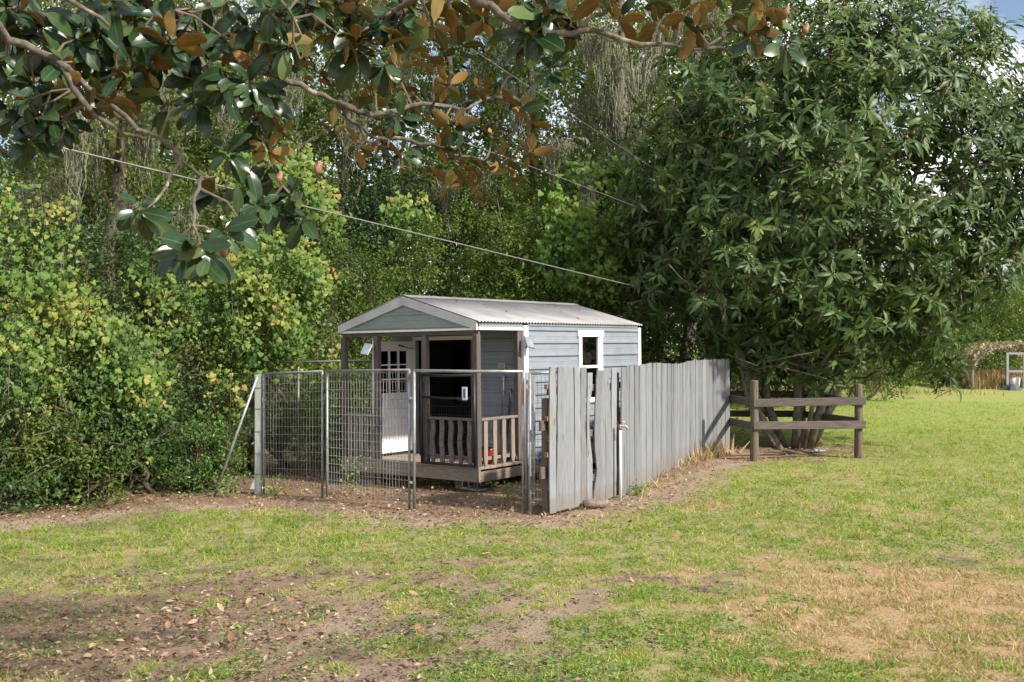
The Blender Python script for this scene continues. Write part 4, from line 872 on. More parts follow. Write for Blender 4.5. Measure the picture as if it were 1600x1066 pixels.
# ------------------------------------------------------------------ shrubs and thicket
def shrub(name, label, px, d, r, h, mat, leaf=.06, n=1500, per=12, group=None, base=0.0, lobes=6, spread=.05, along=.4, ry=None, cat='shrub', stems=5, squash=1.0):
    cx = (px - 800) / F * d; b = G3(cx, d); root = empty(name, b, (0, 0, 0), label, cat, group)
    ls = []; nl = 16; hh_ = h - base
    for k in range(nl):
        t = (k + rng.random()) / nl; zz = base + hh_ * (.06 + .84 * t); env = r * (1.05 - .65 * max(0, t - .45) / .55) * (.85 + .3 * rng.random()); rr = min(r, .9 * hh_) * (.30 + .24 * rng.random())
        a = k * 2.4 + px; off = max(.1, env - rr * .8) * (.5 + .5 * rng.random())
        ls.append((cx + math.cos(a) * off, d + math.sin(a) * off * .75, b.z + zz, rr * 1.1, rr, rr * (.8 + .3 * rng.random()) * squash))
    p, o = blob_points(n, ls, .45); ok = p[:, 2] > gz(p[:, 0], p[:, 1]) + .05; p, o = p[ok], o[ok]
    keepc = fbm(p[:, 0] * 1.6 + p[:, 1], p[:, 2] * 1.6 + px, 31, 3) > .43; p, o = p[keepc], o[keepc]
    pos, ax, nr, sz = sprays(p, o, per, spread, leaf, .4, along)
    ns = int(n * .05); sp_, so_ = blob_points(ns, ls, .95); sl_ = (.25 + .5 * rng.random(ns)) * min(1, r * .6); dv = nrmz(so_ + np.array([.1, -.2, .5]) + rng.normal(size=(ns, 3)) * .35)
    t_ = rng.random((ns, 16)); q = sp_[:, None] + dv[:, None] * (t_ * sl_[:, None])[..., None] + np.stack([0 * t_, 0 * t_, -.25 * t_ ** 2 * sl_[:, None]], -1) + rng.normal(size=(ns, 16, 3)) * .02
    pos = np.vstack([pos, q.reshape(-1, 3)]); ax = np.vstack([ax, nrmz(np.repeat(dv, 16, 0) * .6 + rng.normal(size=(ns * 16, 3)) * .7)]); nr = np.vstack([nr, nrmz(rng.normal(size=(ns * 16, 3)) * .5 + np.array([.1, -.2, .8]))]); sz = np.concatenate([sz, leaf * (.6 + .7 * rng.random(ns * 16))])
    pos[:, 2] = np.maximum(pos[:, 2], gz(pos[:, 0], pos[:, 1]) + .02)
    foliage(root, b, 'leaf', T['small'], M[mat], pos, ax, nr, sz)
    tg = MB()
    for k in range(70):
        i = rng.integers(len(p)); e = p[i] - np.asarray(b); s0 = e - o[i] * .45 + rng.normal(size=3) * .15; tg.tube([s0, (s0 + e) / 2 + rng.normal(size=3) * .05, e + o[i] * .12], [.008, .006, .003], 4, cap=False)
    tg.build('twig', M['twig'], root)['kind'] = 'stuff'
    for k in range(stems):
        a = rng.random() * 6.28; e = ls[rng.integers(len(ls))]
        pts = [np.asarray(q) - np.asarray(b) for q in limb((cx + .25 * r * math.cos(a), d + .25 * r * math.sin(a), b.z - .05), (e[0] + rng.normal() * .4 * e[3], e[1] + rng.normal() * .4 * e[3], e[2] + .5 * e[5]), 6, .05)]
        MB().tube(pts, list(np.linspace(.035 + .008 * h, .008, len(pts))), 6).build('stem', M['bark'], root, smooth=True)
    return root, ls, b
S = {}
S[1] = shrub('shrub', 'low dark green privet shrub at the lower left edge of the yard', 5, 15.0, 1.5, 2.2, 'privet', .074, 1500, 13, spread=.07, along=.5)
S[2] = shrub('shrub', 'dark green privet shrub left of the pen brace', 205, 16.2, 1.5, 2.0, 'privet', .072, 1350, 13, spread=.07, along=.5)
S[3] = shrub('shrub', 'bright green low shrub beside the diagonal brace of the pen', 318, 16.35, .62, .95, 'fresh', .055, 480, 14, spread=.04, along=.3)
S[4] = shrub('shrub', 'tall shrub at the left edge overgrown with yellowing grape vine', 30, 17.2, 2.0, 5.4, 'privet', .07, 2800, 12)
S[5] = shrub('shrub', 'tall vine covered shrub under the hanging magnolia rosette', 235, 17.8, 1.9, 4.5, 'privet', .07, 2600, 12)
S[6] = shrub('shrub', 'vine covered shrub behind the far left kennel panel', 420, 18.6, 1.75, 4.0, 'under', .07, 2300, 12)
S[7] = shrub('shrub', 'leafy shrub behind the left end of the shed porch', 545, 20.8, 1.8, 4.3, 'under', .075, 2000, 12)
S[8] = shrub('shrub', 'dense green thicket shrub behind the shed roof ridge front', 680, 22.5, 2.1, 5.4, 'under', .08, 2300, 12)
S[9] = shrub('shrub', 'dense pale green thicket shrub behind the middle of the shed roof', 820, 22.5, 2.0, 5.6, 'under', .08, 2300, 12)
S[10] = shrub('shrub', 'dense thicket shrub behind the far end of the shed roof', 945, 22.8, 1.9, 5.2, 'under', .08, 2200, 12)
S[11] = shrub('shrub', 'dark shrub behind the far end of the board fence', 1070, 24.0, 2.0, 4.2, 'privet', .08, 1900, 12)
S[12] = shrub('shrub', 'tall dark thicket behind the hanging magnolia twigs', 590, 27, 2.6, 7.2, 'conifer', .1, 2300, 12)
S[13] = shrub('shrub', 'tall vine clad thicket right of the magnolia twigs', 840, 26.5, 2.4, 7.4, 'under', .09, 2500, 12)
S[14] = shrub('shrub', 'narrow dark evergreen beside the mossy trunk', 925, 28, 1.5, 8.3, 'conifer', .1, 2000, 12)
S[15] = shrub('shrub', 'tall vine covered thicket at the upper left', 400, 23, 2.3, 6.6, 'olive', .085, 2300, 12)
S[16] = shrub('shrub', 'olive green thicket behind the left shrubs', 150, 22, 2.6, 6.8, 'olive', .085, 2300, 12)
S[17] = shrub('shrub', 'pale green bush behind the trunk of the loquat tree', 1215, 34, 2.2, 2.6, 'far', .09, 1300, 12)
S[18] = shrub('shrub', 'pale green bush right of the loquat trunk', 1330, 38, 2.6, 3.2, 'far', .1, 1300, 12)
S[19] = shrub('shrub', 'bright green bush left of the hoop house', 1475, 50, 2.8, 4.6, 'far', .12, 1700, 12)
S[20] = shrub('shrub', 'dark green bush behind the hoop house', 1570, 54, 3.4, 5.8, 'under', .13, 1700, 12)
S[21] = shrub('shrub', 'tall green bush between loquat crown and hoop house', 1420, 56, 3.4, 6.5, 'far', .13, 1600, 12)
S[22] = shrub('shrub', 'low tan green bush in dry grass beyond the corral', 1385, 43, 1.6, 1.5, 'olive', .1, 700, 12)

S[23] = shrub('shrub', 'dark green shrub between the two privet shrubs at left', 110, 15.6, 1.1, 1.7, 'under', .075, 800, 13, spread=.07, along=.5)
S[24] = shrub('shrub', 'olive shrub rising behind the left privet shrubs', 120, 16.6, 1.4, 3.3, 'olive', .075, 1200, 13, spread=.07, along=.5)
# grape vine draped over the left shrubs: round yellow green leaves in hanging curtains
def vine(name, label, root_at, lobes, mat, n_strand, per, size, single, face=(0.35, -1, .35), bias=None, zmin=.8):
    b = G3(*root_at); root = empty(name, b, (0, 0, 0), label, 'vine')
    p, o = blob_points(n_strand * 40, lobes, .96); f = np.array(face) / np.linalg.norm(face)
    ok = (o @ f > .1) & (p[:, 2] > zmin) & (fbm(p[:, 0] * 1.5 + 3, p[:, 2] * 1.5 + p[:, 1], 71, 3) > .51)
    if bias is not None:
        bx = np.array(bias); dd = np.min(np.linalg.norm((p[:, None, :] - bx[None, :, :3]) / bx[None, :, 3:4], axis=-1), 1); ok &= dd < 1
    p, o = p[ok][:n_strand], o[ok][:n_strand]; K = len(p)
    ln = .25 + .9 * rng.random(K) ** 2
    t = np.sort(rng.random((K, per)), 1)
    pos = p[:, None] + o[:, None] * .1 + np.stack([.12 * rng.normal(size=(K, per)), .08 * rng.normal(size=(K, per)), -t * ln[:, None] + .1], -1)
    ax = np.stack([.5 * rng.normal(size=(K, per)), -.35 + .3 * rng.normal(size=(K, per)), -1 + .35 * rng.normal(size=(K, per))], -1)
    nr = np.stack([.4 + .5 * rng.normal(size=(K, per)), -1 + .4 * rng.normal(size=(K, per)), .55 + .45 * rng.normal(size=(K, per))], -1)
    sz = size * (.6 + .8 * rng.random((K, per)))
    pos = pos.reshape(-1, 3); pos[:, 2] = np.maximum(pos[:, 2], gz(pos[:, 0], pos[:, 1]) + .1)
    foliage(root, b, 'leaf', T['grape'], M[mat], pos, ax.reshape(-1, 3), nr.reshape(-1, 3), sz.reshape(-1), single, sz.reshape(-1) / pos[:, 1] * (1 + .3 * rng.random(len(pos))))
    m_ = MB()
    for k in range(min(K, 60)):
        q = p[k] - np.asarray(b) + o[k] * .08; m_.tube([q + np.array([0, 0, .15]), q + np.array([.03 * rng.normal(), 0, -.4 * ln[k]]), q + np.array([.06 * rng.normal(), 0, -ln[k]])], [.006, .005, .003], 4, cap=False)
    o_ = m_.build('vine_stem', M['twig'], root); o_['kind'] = 'stuff'
    return root
vine('grape_vine', 'yellowing grape vine over the shrubs at the left edge', (-7.2, 16.2), S[4][1] + S[24][1] + S[1][1][8:], 'grape', 240, 10, .076, 150, bias=[(*P(60, 430, 16), 1.2), (*P(110, 560, 15.6), 1.0), (*P(40, 520, 15), .9), (*P(20, 330, 16), .9), (*P(170, 440, 16), 1.1)])
vine('grape_vine', 'yellowing grape vine over the shrub left of the pen', (-5.6, 16.6), S[5][1] + S[2][1][9:] + S[24][1][6:], 'grape', 240, 10, .076, 150, bias=[(*P(260, 480, 16.7), 1.25), (*P(340, 520, 16.7), 1.1), (*P(200, 560, 16.2), 1.0), (*P(290, 560, 16.7), .8)])
vine('grape_vine', 'dense yellow green grape vine left of the shed gable', (-4.4, 17.6), S[6][1], 'grape', 290, 11, .076, 200, zmin=1.75, bias=[(*P(440, 450, 17.6), 1.3), (*P(520, 470, 18), .9), (*P(400, 540, 17.4), .9), (*P(330, 470, 17.4), .8)])
vine('climbing_vine', 'bright green vine climbing the thicket right of the mossy trunk', (3.0, 22.5), S[10][1] + S[9][1][3:] + [(*P(960, 330, 23), 1.2, 1.0, 1.1)], 'vine_green', 260, 10, .11, 100, bias=[(*P(950, 330, 22.3), 1.4), (*P(900, 380, 22), .9), (*P(985, 290, 22.5), .8), (*P(975, 390, 22.3), .8)])
vine('climbing_vine', 'yellow green vine high in the thicket behind the magnolia twigs', (-3.2, 24.5), S[15][1] + S[8][1][3:] + S[12][1][2:4], 'grape', 240, 10, .11, 60, bias=[(*P(540, 260, 23), 1.6), (*P(620, 270, 23), 1.5), (*P(450, 240, 22), 1.6), (*P(560, 330, 24), 1.2)])
for k, (px, py, d) in enumerate(((170, 590, 15.2), (300, 500, 16.0), (355, 640, 16.3))):
    pass

# ------------------------------------------------------------------ tall mossy trees
def tall_tree(label, px, d, h, lean, crown, mat, leaf, n, tr=.2, moss=4, bark='bark', limbs=9, name='oak_tree', group='tall trees behind the shed', clear=.3, mz=(.4, .95), per=11):
    cx = (px - 800) / F * d; b = G3(cx, d); root = empty(name, b, (0, 0, 0), label, 'tree', group)
    topv = np.array([lean[0], lean[1], h]); n_ = 8
    tpts = [np.array([lean[0] * (t ** 1.5), lean[1] * t, -.1 + (h + .1) * t]) + (rng.normal(size=3) * .09 if 0 < t < 1 else 0) for t in np.linspace(0, 1, n_ + 1)]
    MB().tube(tpts, [tr * (1.25 if i == 0 else 1) * (1 - .8 * i / n_) for i in range(n_ + 1)], 10).build('trunk', M[bark], root, smooth=True)
    cen = []; out = []; mpos = []
    for k in range(limbs):
        t = clear + (1 - clear) * (k + .5) / limbs; i = min(int(t * n_), n_ - 1); f = t * n_ - i; p0 = tpts[i] * (1 - f) + tpts[i + 1] * f
        a = k * 2.4 + px * .1; ln = crown * (1.15 - .6 * t) * (.8 + .4 * rng.random()); e = p0 + np.array([math.cos(a) * ln, math.sin(a) * ln * .8, ln * (.15 + .5 * t)])
        lp = limb(p0, e, 6, .05, .08); MB().tube(lp, list(np.linspace(tr * .42 * (1.1 - t * .6), .015, 7)), 7).build('limb', M[bark], root, smooth=True)
        for q in lp[2:]:
            m_ = int(2.6 * n / limbs / 5); cen.append(q + rng.normal(size=(m_, 3)) * np.array([.6, .5, .5]) * (crown * .33)); out.append(rng.normal(size=(m_, 3)))
            mpos.append(q + np.array([rng.normal() * .3, -.5, -.1]))
    cen = np.vstack(cen) + np.asarray(b); out = nrmz(np.vstack(out))
    pos, ax, nr, sz = sprays(cen, out, per, .07, leaf, .35, .45, up=.1)
    foliage(root, b, 'leaf', T['small'], M[mat], pos, ax, nr, sz)
    rng.shuffle(mpos)
    for q in mpos[:moss * 2]:
        moss_beard(root, (0, 0, 0), q, .8 + 1.7 * rng.random(), .2 + .3 * rng.random(), 170, .0095)
    return root, b
tall_tree('dark trunked oak with hanging moss at the far left', 165, 19.5, 10.5, (.3, .2), 2.8, 'olive', .095, 620, .26, 11, limbs=10, clear=.3)
tall_tree('leaning oak behind the left magnolia branch', 300, 24, 12, (-.5, .3), 3.2, 'under', .1, 620, .24, 8, limbs=10, clear=.35)
tall_tree('leafy tree behind the middle of the magnolia branch', 520, 27, 12.5, (.4, 0), 3.4, 'olive', .1, 720, .22, 7, limbs=11, clear=.3)
tall_tree('leafy tree above the shed gable', 690, 29, 13, (.3, .2), 3.4, 'under', .1, 760, .24, 8, limbs=11, clear=.28)
tall_tree('tall oak behind the thicket left of the mossy trunk', 840, 31, 14, (-.4, 0), 3.4, 'olive', .11, 820, .24, 12, limbs=12, clear=.25)
tall_tree('tall pale trunked tree hung with long grey moss in the centre', 990, 25, 13.5, (-.5, .2), 2.5, 'olive', .1, 620, .30, 26, 'bark_pale', limbs=11, clear=.3)
tall_tree('thin mossy tree just left of the loquat crown', 1075, 28, 13, (.4, 0), 2.7, 'under', .11, 800, .2, 16, limbs=11, clear=.2)
tall_tree('tall tree behind the left half of the loquat crown', 1190, 32, 13, (.2, 0), 3.4, 'olive', .11, 600, .24, 8, limbs=10, clear=.25)
tall_tree('tree behind the right half of the loquat crown', 1290, 36, 10, (.2, 0), 3.6, 'under', .12, 520, .16, 3, limbs=10, clear=.2)
tall_tree('oak at the left edge behind the vine covered shrub', 30, 23, 12, (.3, 0), 3.2, 'olive', .1, 640, .26, 8, limbs=10, clear=.3)
tall_tree('far tree at the left seen between the oaks', 410, 34, 13, (.2, 0), 3.6, 'far', .12, 560, .24, 3, limbs=10, clear=.25)
for k, (px, d, h) in enumerate(((90, 31, 14), (230, 33, 13), (350, 30, 11), (600, 35, 15), (760, 33, 12), (915, 37, 14), (1030, 35, 14), (1130, 38, 14), (1270, 41, 13), (470, 38, 15))):
    tall_tree('background tree of the second row, ' + ('left of the dark oak', 'between the two left oaks', 'behind the left grape vine', 'above the shed gable', 'above the shed roof', 'behind the narrow evergreen', 'right of the pale mossy trunk', 'left behind the loquat crown', 'behind the loquat centre', 'behind the hanging brown leaves')[k], px, d, h, (.2, 0), 3.7, ('under', 'olive', 'far')[k % 3], .22, 420, .22, 2, limbs=11, clear=.08, group='second row of trees')
# far wood closing the view
def far_wood():
    K = 10000; x = rng.random(K) * 74 - 42; y = 46 + rng.random(K) * 12 + np.where(x > 12, 10, 0); hgt = np.where(x < 9, 10.5, 6.0) * (.6 + .8 * fbm(x * .25, y * .1, 8))
    z = rng.random(K) ** .8 * hgt; cen = np.stack([x, y, z], -1)
    pos, ax, nr, sz = sprays(cen, np.tile(np.array([[0, -1., .2]]), (K, 1)), 7, .3, .4, .35, .9)
    tag(link('far_wood', tmpl_mesh('far_wood', T['small'], M['far'], pos, ax, nr, sz)), 'green mass of far woodland closing the view', 'woodland', None, 'stuff')
    K = 2200; x = 9 + rng.random(K) * 14; y = 40 + rng.random(K) * 7; k = (x < 21) & (x / y > .22); x, y = x[k], y[k]; K = len(x); x = x - 1.5
    pos = np.stack([x, y, gz(x, y)], -1); ok = fbm(x * .4, y * .4, 4) > .52; pos = pos[ok]; K = len(pos)
    tag(link('tall_dry_grass', tmpl_mesh('tall_dry_grass', T['blade'], M['straw'], pos, nrmz(np.stack([rng.normal(size=K) * .4, rng.normal(size=K) * .4, np.ones(K)], -1)), unit(K), .1 + .28 * rng.random(K))), 'tall dry grass at the far edge of the lawn', 'grass', None, 'stuff')
far_wood()

# ------------------------------------------------------------------ loquat tree inside the corral
def rosettes(cen, out, per, L0, droop=.2, tilt=.75):
    """leaves radiating round each shoot tip"""
    K = len(cen); o = nrmz(out); ref = np.where(np.abs(o[:, 2:3]) > .9, np.array([[1., 0, 0]]), np.array([[0, 0, 1.]])); a = nrmz(np.cross(o, ref)); b = np.cross(o, a)
    th = (np.arange(per)[None] * 2.4 + rng.random((K, 1)) * 6.28); rad = np.cos(th)[..., None] * a[:, None] + np.sin(th)[..., None] * b[:, None]
    tl = tilt * (.7 + .6 * rng.random((K, per)))[..., None]
    ax = nrmz(rad * tl + o[:, None] * (1.05 - tl * .6) + rng.normal(size=(K, per, 3)) * .14 + np.array([0, 0, -droop]))
    nr = nrmz(o[:, None] * 1.0 - rad * .35 + rng.normal(size=(K, per, 3)) * .18)
    pos = cen[:, None] - o[:, None] * (np.arange(per)[None, :, None] / per * L0 * .45) + ax * .012
    sz = L0 * (.5 + .7 * rng.random((K, per)))
    return pos.reshape(-1, 3), ax.reshape(-1, 3), nr.reshape(-1, 3), sz.reshape(-1)
def loquat():
    b = G3(5.72, 20.7); root = empty('loquat_tree', b, (0, 0, 0), 'large multi stemmed loquat tree with long leaves inside the ranch fence', 'tree'); B = np.asarray(b)
    cc = np.array([6.85, 21.0, 5.35]); rad = np.array([4.6, 3.0, 4.3])
    ends = [(-2.7, -.5, 5.2), (-1.5, -1.2, 7.0), (-.2, .8, 8.6), (1.2, -1.2, 7.6), (2.8, -.3, 6.2), (3.9, .2, 4.2), (-2.6, .3, 3.2), (1.8, 1.2, 5.2), (.6, -1.8, 4.6)]
    starts = [(-.3, 0), (-.16, .2), (.02, .0), (.22, -.08), (.3, .12), (.36, .3), (-.36, -.1), (.05, .35), (.1, -.2)]
    segs = []
    for k, (e, s) in enumerate(zip(ends, starts)):
        if k in (5, 7): s = (.2, .1)
        lp = limb((s[0], s[1], -.08), (e[0], e[1], e[2]), 7, .025, 0)
        lp[1] = np.array([s[0] * 2.0 + e[0] * .09 + .05 * rng.normal(), s[1] * 1.8, .9]); lp[2] = np.array([s[0] * 1.9 + e[0] * .17, s[1] * 1.9 + e[1] * .1, max(1.6, e[2] * .3)])
        MB().tube(lp, list(np.linspace(.1 if k < 5 else .05, .018, 8)), 9).build('trunk' if k < 5 else 'stem', M['bark_pale'], root, smooth=True); segs.append(lp)
        for j in range(6):
            i = 2 + j % 5; p0 = lp[i]; dv = unit(1)[0] * np.array([1.3, 1.1, .7]) + np.array([0, -.2, .15]); e2 = p0 + dv * (1.0 + .6 * rng.random())
            q = limb(p0, e2, 4, .07); MB().tube(q, list(np.linspace(.035, .008, 5)), 6).build('limb', M['bark_pale'], root, smooth=True)
    K = 6200; d = unit(K); d[:, 1] -= .12; d = nrmz(d); r = .5 + .5 * rng.random(K) ** .45
    bump = 1 + .13 * np.sin(d[:, 0] * 7 + d[:, 2] * 3) * np.cos(d[:, 2] * 8 - d[:, 1] * 4) + .05 * rng.normal(size=K)
    cen = cc + d * rad * (r * bump)[:, None]
    lo = 1.6 + .4 * np.sin(cen[:, 0] * 1.9) - .7 * np.exp(-((cen[:, 0] - 8.9) / .7) ** 2) - .35 * np.exp(-((cen[:, 0] - 4.2) / .8) ** 2) + 2.1 * ss(cen[:, 0] / cen[:, 1], .425, .455)
    ok = (cen[:, 2] > lo) & (fbm(cen[:, 0] * .9 + 5, cen[:, 2] * .9 + cen[:, 1] * .5, 61, 3) > .36); cen, d, r = cen[ok], d[ok], r[ok]
    out = nrmz(d / rad * 3 + np.array([.1, -.15, .55]) + rng.normal(size=d.shape) * .35)
    pos, ax, nr, sz = rosettes(cen, out, 11, .25, .3, .8)
    szr = np.repeat(.62 + .6 * rng.random(len(cen)), 11); sz = sz * szr; kk = rng.random(len(sz)) < np.repeat(.55 + .45 * rng.random(len(cen)), 11); pos, ax, nr, sz, r = pos[kk], ax[kk], nr[kk], sz[kk], np.repeat(r, 11)[kk]
    foliage(root, B, "leaf", [T['loq'], T['loq2']], M['loquat'], pos, ax, nr, sz, 300, sz / pos[:, 1] + .004 * r - .0016 * (pos[:, 1] - 18))
    sel = rng.random(len(cen)) < .35; c2 = cen[sel]; K = len(c2); pp = np.repeat(c2, 9, 0) + rng.normal(size=(K * 9, 3)) * .035 + np.array([0, 0, .05])
    foliage(root, B, 'flower', T['small'], M['tan'], pp, unit(len(pp)) + np.array([0, 0, .6]), unit(len(pp)), .03 + .04 * rng.random(len(pp)), stuff='flower_stalk')
    tw = MB()
    for k in range(0, len(cen), 4):
        e = cen[k] - B; s0 = e - out[k] * .5 + rng.normal(size=3) * .08; tw.tube([s0, (s0 + e) / 2 + rng.normal(size=3) * .03, e], [.011, .009, .006], 4, cap=False)
    o = tw.build('twig', M['bark_pale'], root); o['kind'] = 'stuff'
    for q in ((-1.75, -1.5, 2.95), (-1.9, -1.0, 6.0), (-2.6, -.6, 7.0), (-1.0, -.8, 8.0)): moss_beard(root, (0, 0, 0), q, .9, .07, 26)
loquat()

# ------------------------------------------------------------------ magnolia whose branches hang into the top of the picture
def magnolia():
    base = np.array([-5.0, 2.6, float(gz(-5.0, 2.6))]); root = empty('magnolia_tree', tuple(base), (0, 0, 0), 'magnolia tree with glossy leaves and rust brown undersides hanging from above', 'tree')
    tp = [base, base + np.array([.05, .1, 1.5]), base + np.array([.2, .2, 3.2]), base + np.array([.5, .5, 5.5]), base + np.array([.9, .8, 8.0])]
    MB().tube([p - base for p in tp], [.3, .24, .21, .17, .08], 12).build('trunk', M['bark_pale'], root, smooth=True)
    hub = tp[2]; hub2 = tp[3]
    br = [([hub, P(-180, -40, 4.4), P(14, 56, 4.9), P(98, 100, 5.0), P(140, 140, 5.1), P(215, 195, 5.1), P(281, 244, 5.1), P(319, 277, 5.1)], (.026, .007)),
          ([hub, P(-150, -60, 4.9), P(60, 30, 5.2), P(220, 61, 5.4), P(300, 70, 5.5), P(385, 103, 5.6), P(470, 136, 5.7), P(530, 163, 5.8), P(547, 190, 5.9), P(592, 217, 6.0)], (.034, .008)),
          ([P(530, 163, 5.8), P(600, 178, 6.0), P(660, 160, 6.1), P(720, 172, 6.2), P(770, 150, 6.3), P(820, 170, 6.3)], (.02, .006)),
          ([P(547, 190, 5.9), P(610, 245, 5.9), P(661, 281, 6.0)], (.013, .004)),
          ([P(592, 217, 6.0), P(660, 225, 6.1), P(720, 240, 6.1), P(790, 262, 6.2)], (.015, .005)),
          ([hub2, P(200, -330, 4.6), P(480, -150, 4.9), P(700, -30, 5.0), P(780, 20, 5.0), P(850, 56, 5.0), P(905, 48, 5.0), P(1000, 66, 5.0), P(1100, 74, 5.05), P(1180, 72, 5.1), P(1252, 68, 5.1)], (.032, .004)),
          ([P(905, 48, 5.0), P(930, 25, 5.0), P(985, 0, 5.0), P(1040, -40, 5.0)], (.012, .006)),
          ([P(1100, 74, 5.05), P(1150, 45, 5.1), P(1215, 25, 5.1)], (.009, .005)),
          ([P(98, 100, 5.0), P(150, 180, 5.1), P(230, 220, 5.2)], (.02, .006)), ([P(300, 70, 5.5), P(340, 150, 5.5), P(400, 200, 5.4), P(440, 290, 5.4)], (.018, .006)),
          ([P(319, 277, 5.1), P(300, 320, 5.0), P(310, 370, 4.9)], (.012, .006)), ([P(281, 244, 5.1), P(255, 300, 4.95), P(222, 332, 4.85)], (.01, .005)),
          ([P(700, -30, 5.0), P(620, 20, 5.2), P(560, 70, 5.3)], (.02, .006)), ([P(480, -150, 4.9), P(430, -40, 4.9), P(460, 30, 5.0)], (.025, .006)),
          ([P(200, -330, 4.6), P(250, -120, 4.8), P(280, 20, 5.0)], (.03, .006)), ([hub, P(-100, -90, 4.2), P(80, -20, 4.5), P(170, 40, 4.6)], (.03, .007)),
          ([hub2, np.array([-2., 5.5, 7]), np.array([.5, 6.8, 7.0]), np.array([3.2, 7.8, 6.6])], (.09, .02)), ([hub2, np.array([-2.5, 4, 7.2]), np.array([1.0, 4.4, 7.2]), np.array([3.8, 5.5, 6.9])], (.09, .02))]
    allp = []
    for pts, (r0, r1) in br:
        pts = [np.asarray(p, float) for p in pts]; q = smooth_path(pts, 4 * (len(pts) - 1)); q = [np.asarray(v) + rng.normal(size=3) * .008 for v in q]
        MB().tube([v - base for v in q], list(np.linspace(r0, r1, len(q))), 8).build('branch', M['bark_mag'], root, smooth=True); allp += q
    allp = np.array(allp)
    green = [(70, 45, .2), (118, 62, .2), (150, 85, .19), (185, 115, .19), (40, 15, .18), (215, 330, .2), (305, 392, .2), (322, 412, .2), (335, 300, .18), (418, 268, .18), (455, 300, .18), (440, 335, .17), (405, 320, .18), (355, 240, .17), (300, 160, .18), (405, 185, .19), (352, 120, .17), (240, 25, .19), (300, 15, .18), (420, 15, .19), (478, 8, .18),
             (530, 55, .2), (555, 75, .22), (590, 65, .21), (625, 20, .2), (560, 25, .2), (845, 30, .22), (830, 55, .22), (860, 10, .2), (640, 230, .14), (1205, 40, .14), (1228, 75, .15), (1170, 60, .14), (10, 95, .18), (60, 135, .16), (345, 55, .17), (250, 95, .16), (20, 50, .19), (95, 20, .18), (200, 40, .18), (375, 345, .17), (470, 345, .16), (390, 300, .18), (350, 370, .2), (275, 385, .19)]
    brown = [(620, 130, .13), (680, 100, .14), (702, 132, .14), (750, 138, .13), (785, 150, .14), (815, 165, .14), (832, 185, .14), (660, 180, .13), (600, 190, .12), (560, 150, .12), (690, 228, .13), (720, 255, .13), (762, 268, .13), (800, 278, .14), (700, 292, .13), (742, 305, .12), (790, 245, .13), (1030, 35, .14), (1065, 15, .16), (1090, 45, .14), (1145, 10, .17), (1190, 15, .15), (700, 0, .2), (745, 5, .22), (660, 40, .16), (500, 118, .13), (470, 95, .13), (520, 200, .12), (440, 200, .13), (385, 75, .14), (560, 225, .12), (210, 5, .16), (500, 35, .16), (640, 75, .15), (720, 70, .14), (150, 165, .13), (420, 235, .13), (770, 205, .13), (640, 150, .13), (830, 240, .13)]
    for k in range(66):
        px = 480 * rng.random() ** 1.1 - 5; py = (235 - .18 * px) * rng.random() ** 1.25
        (green if rng.random() < .75 else brown).append((px, py, .15 + .05 * rng.random()))
    for k in range(28):
        px = 480 + 380 * rng.random(); py = 300 * rng.random() ** 1.3 * (1 if px > 560 else .7)
        (green if rng.random() < .25 else brown).append((px, py, .12 + .05 * rng.random()))
    for k in range(3): brown.append((880 + 330 * rng.random(), 60 * rng.random() ** 1.4, .14 + .04 * rng.random()))
    pos, ax, nr, sz = [], [], [], []; tw = MB(); cs = []
    for lst, kind in ((green, 0), (brown, 1)):
        for px, py, L0 in lst:
            dd = 5.0 if px < 330 and py > 250 else (5.0 + .5 * rng.random() if not (560 < px < 860 and py > 90) else 5.8 + .7 * rng.random())
            if py < 110 and px > 820: dd = 5.0
            if (px, py) in ((215, 330), (305, 392), (322, 412)): dd = 4.5
            c = P(px, py, dd); near = allp[np.argmin(np.linalg.norm(allp - c, axis=1))]; cs.append(c)
            if np.linalg.norm(near - c) > .03: tw.tube([near - base, (near + c) / 2 - base + rng.normal(size=3) * .03, c - base], [.008, .006, .005], 5, cap=False)
            if kind == 0: o = nrmz(np.array([rng.normal() * .5, -.6 + .3 * rng.normal(), -.35 + .35 * rng.normal()]))
            else: o = nrmz(np.array([.35 + rng.normal() * .45, .55 + .35 * rng.normal(), .65 + .3 * rng.normal()]))
            a_, b_, n_, s_ = rosettes(c[None], o[None], 8 if kind == 0 else 7, L0 * .86, .3 if kind == 0 else .0, .95)
            if kind == 1:
                fl = rng.random(len(n_)) < .16; n_ = np.where(fl[:, None], -n_, n_)
            if kind == 0: n_ = n_ * .6 + np.array([.25, -.5, .75])
            pos.append(a_); ax.append(b_); nr.append(n_); sz.append(s_)
    o = tw.build('twig', M['twig'], root); o['kind'] = 'stuff'
    # canopy above and beside the picture, on the same limbs
    K = 230; p = np.stack([rng.random(K) * 9.5 - 5, 2.2 + rng.random(K) * 6.5, np.zeros(K)], -1); p[:, 2] = np.maximum(CAMH + p[:, 1] * .345 + .25, 3.3) + rng.random(K) * 2.6
    p = p[(fbm(p[:, 0] * .7, p[:, 1] * .7, 19) > .40)]
    a_, b_, n_, s_ = rosettes(p, rng.normal(size=p.shape) * .5 + np.array([0, 0, .5]), 8, .18, .2, .9)
    pos.append(a_); ax.append(b_); nr.append(n_); sz.append(s_)
    pos, ax, nr, sz = map(np.vstack, (pos, ax, nr)) if False else (np.vstack(pos), np.vstack(ax), np.vstack(nr), np.concatenate(sz))
    foliage(root, base, 'leaf', [T['mag'], T['mag2'], T['mag3']], [M['mag_top'], M['mag_under']], pos, ax, nr, sz, 300)
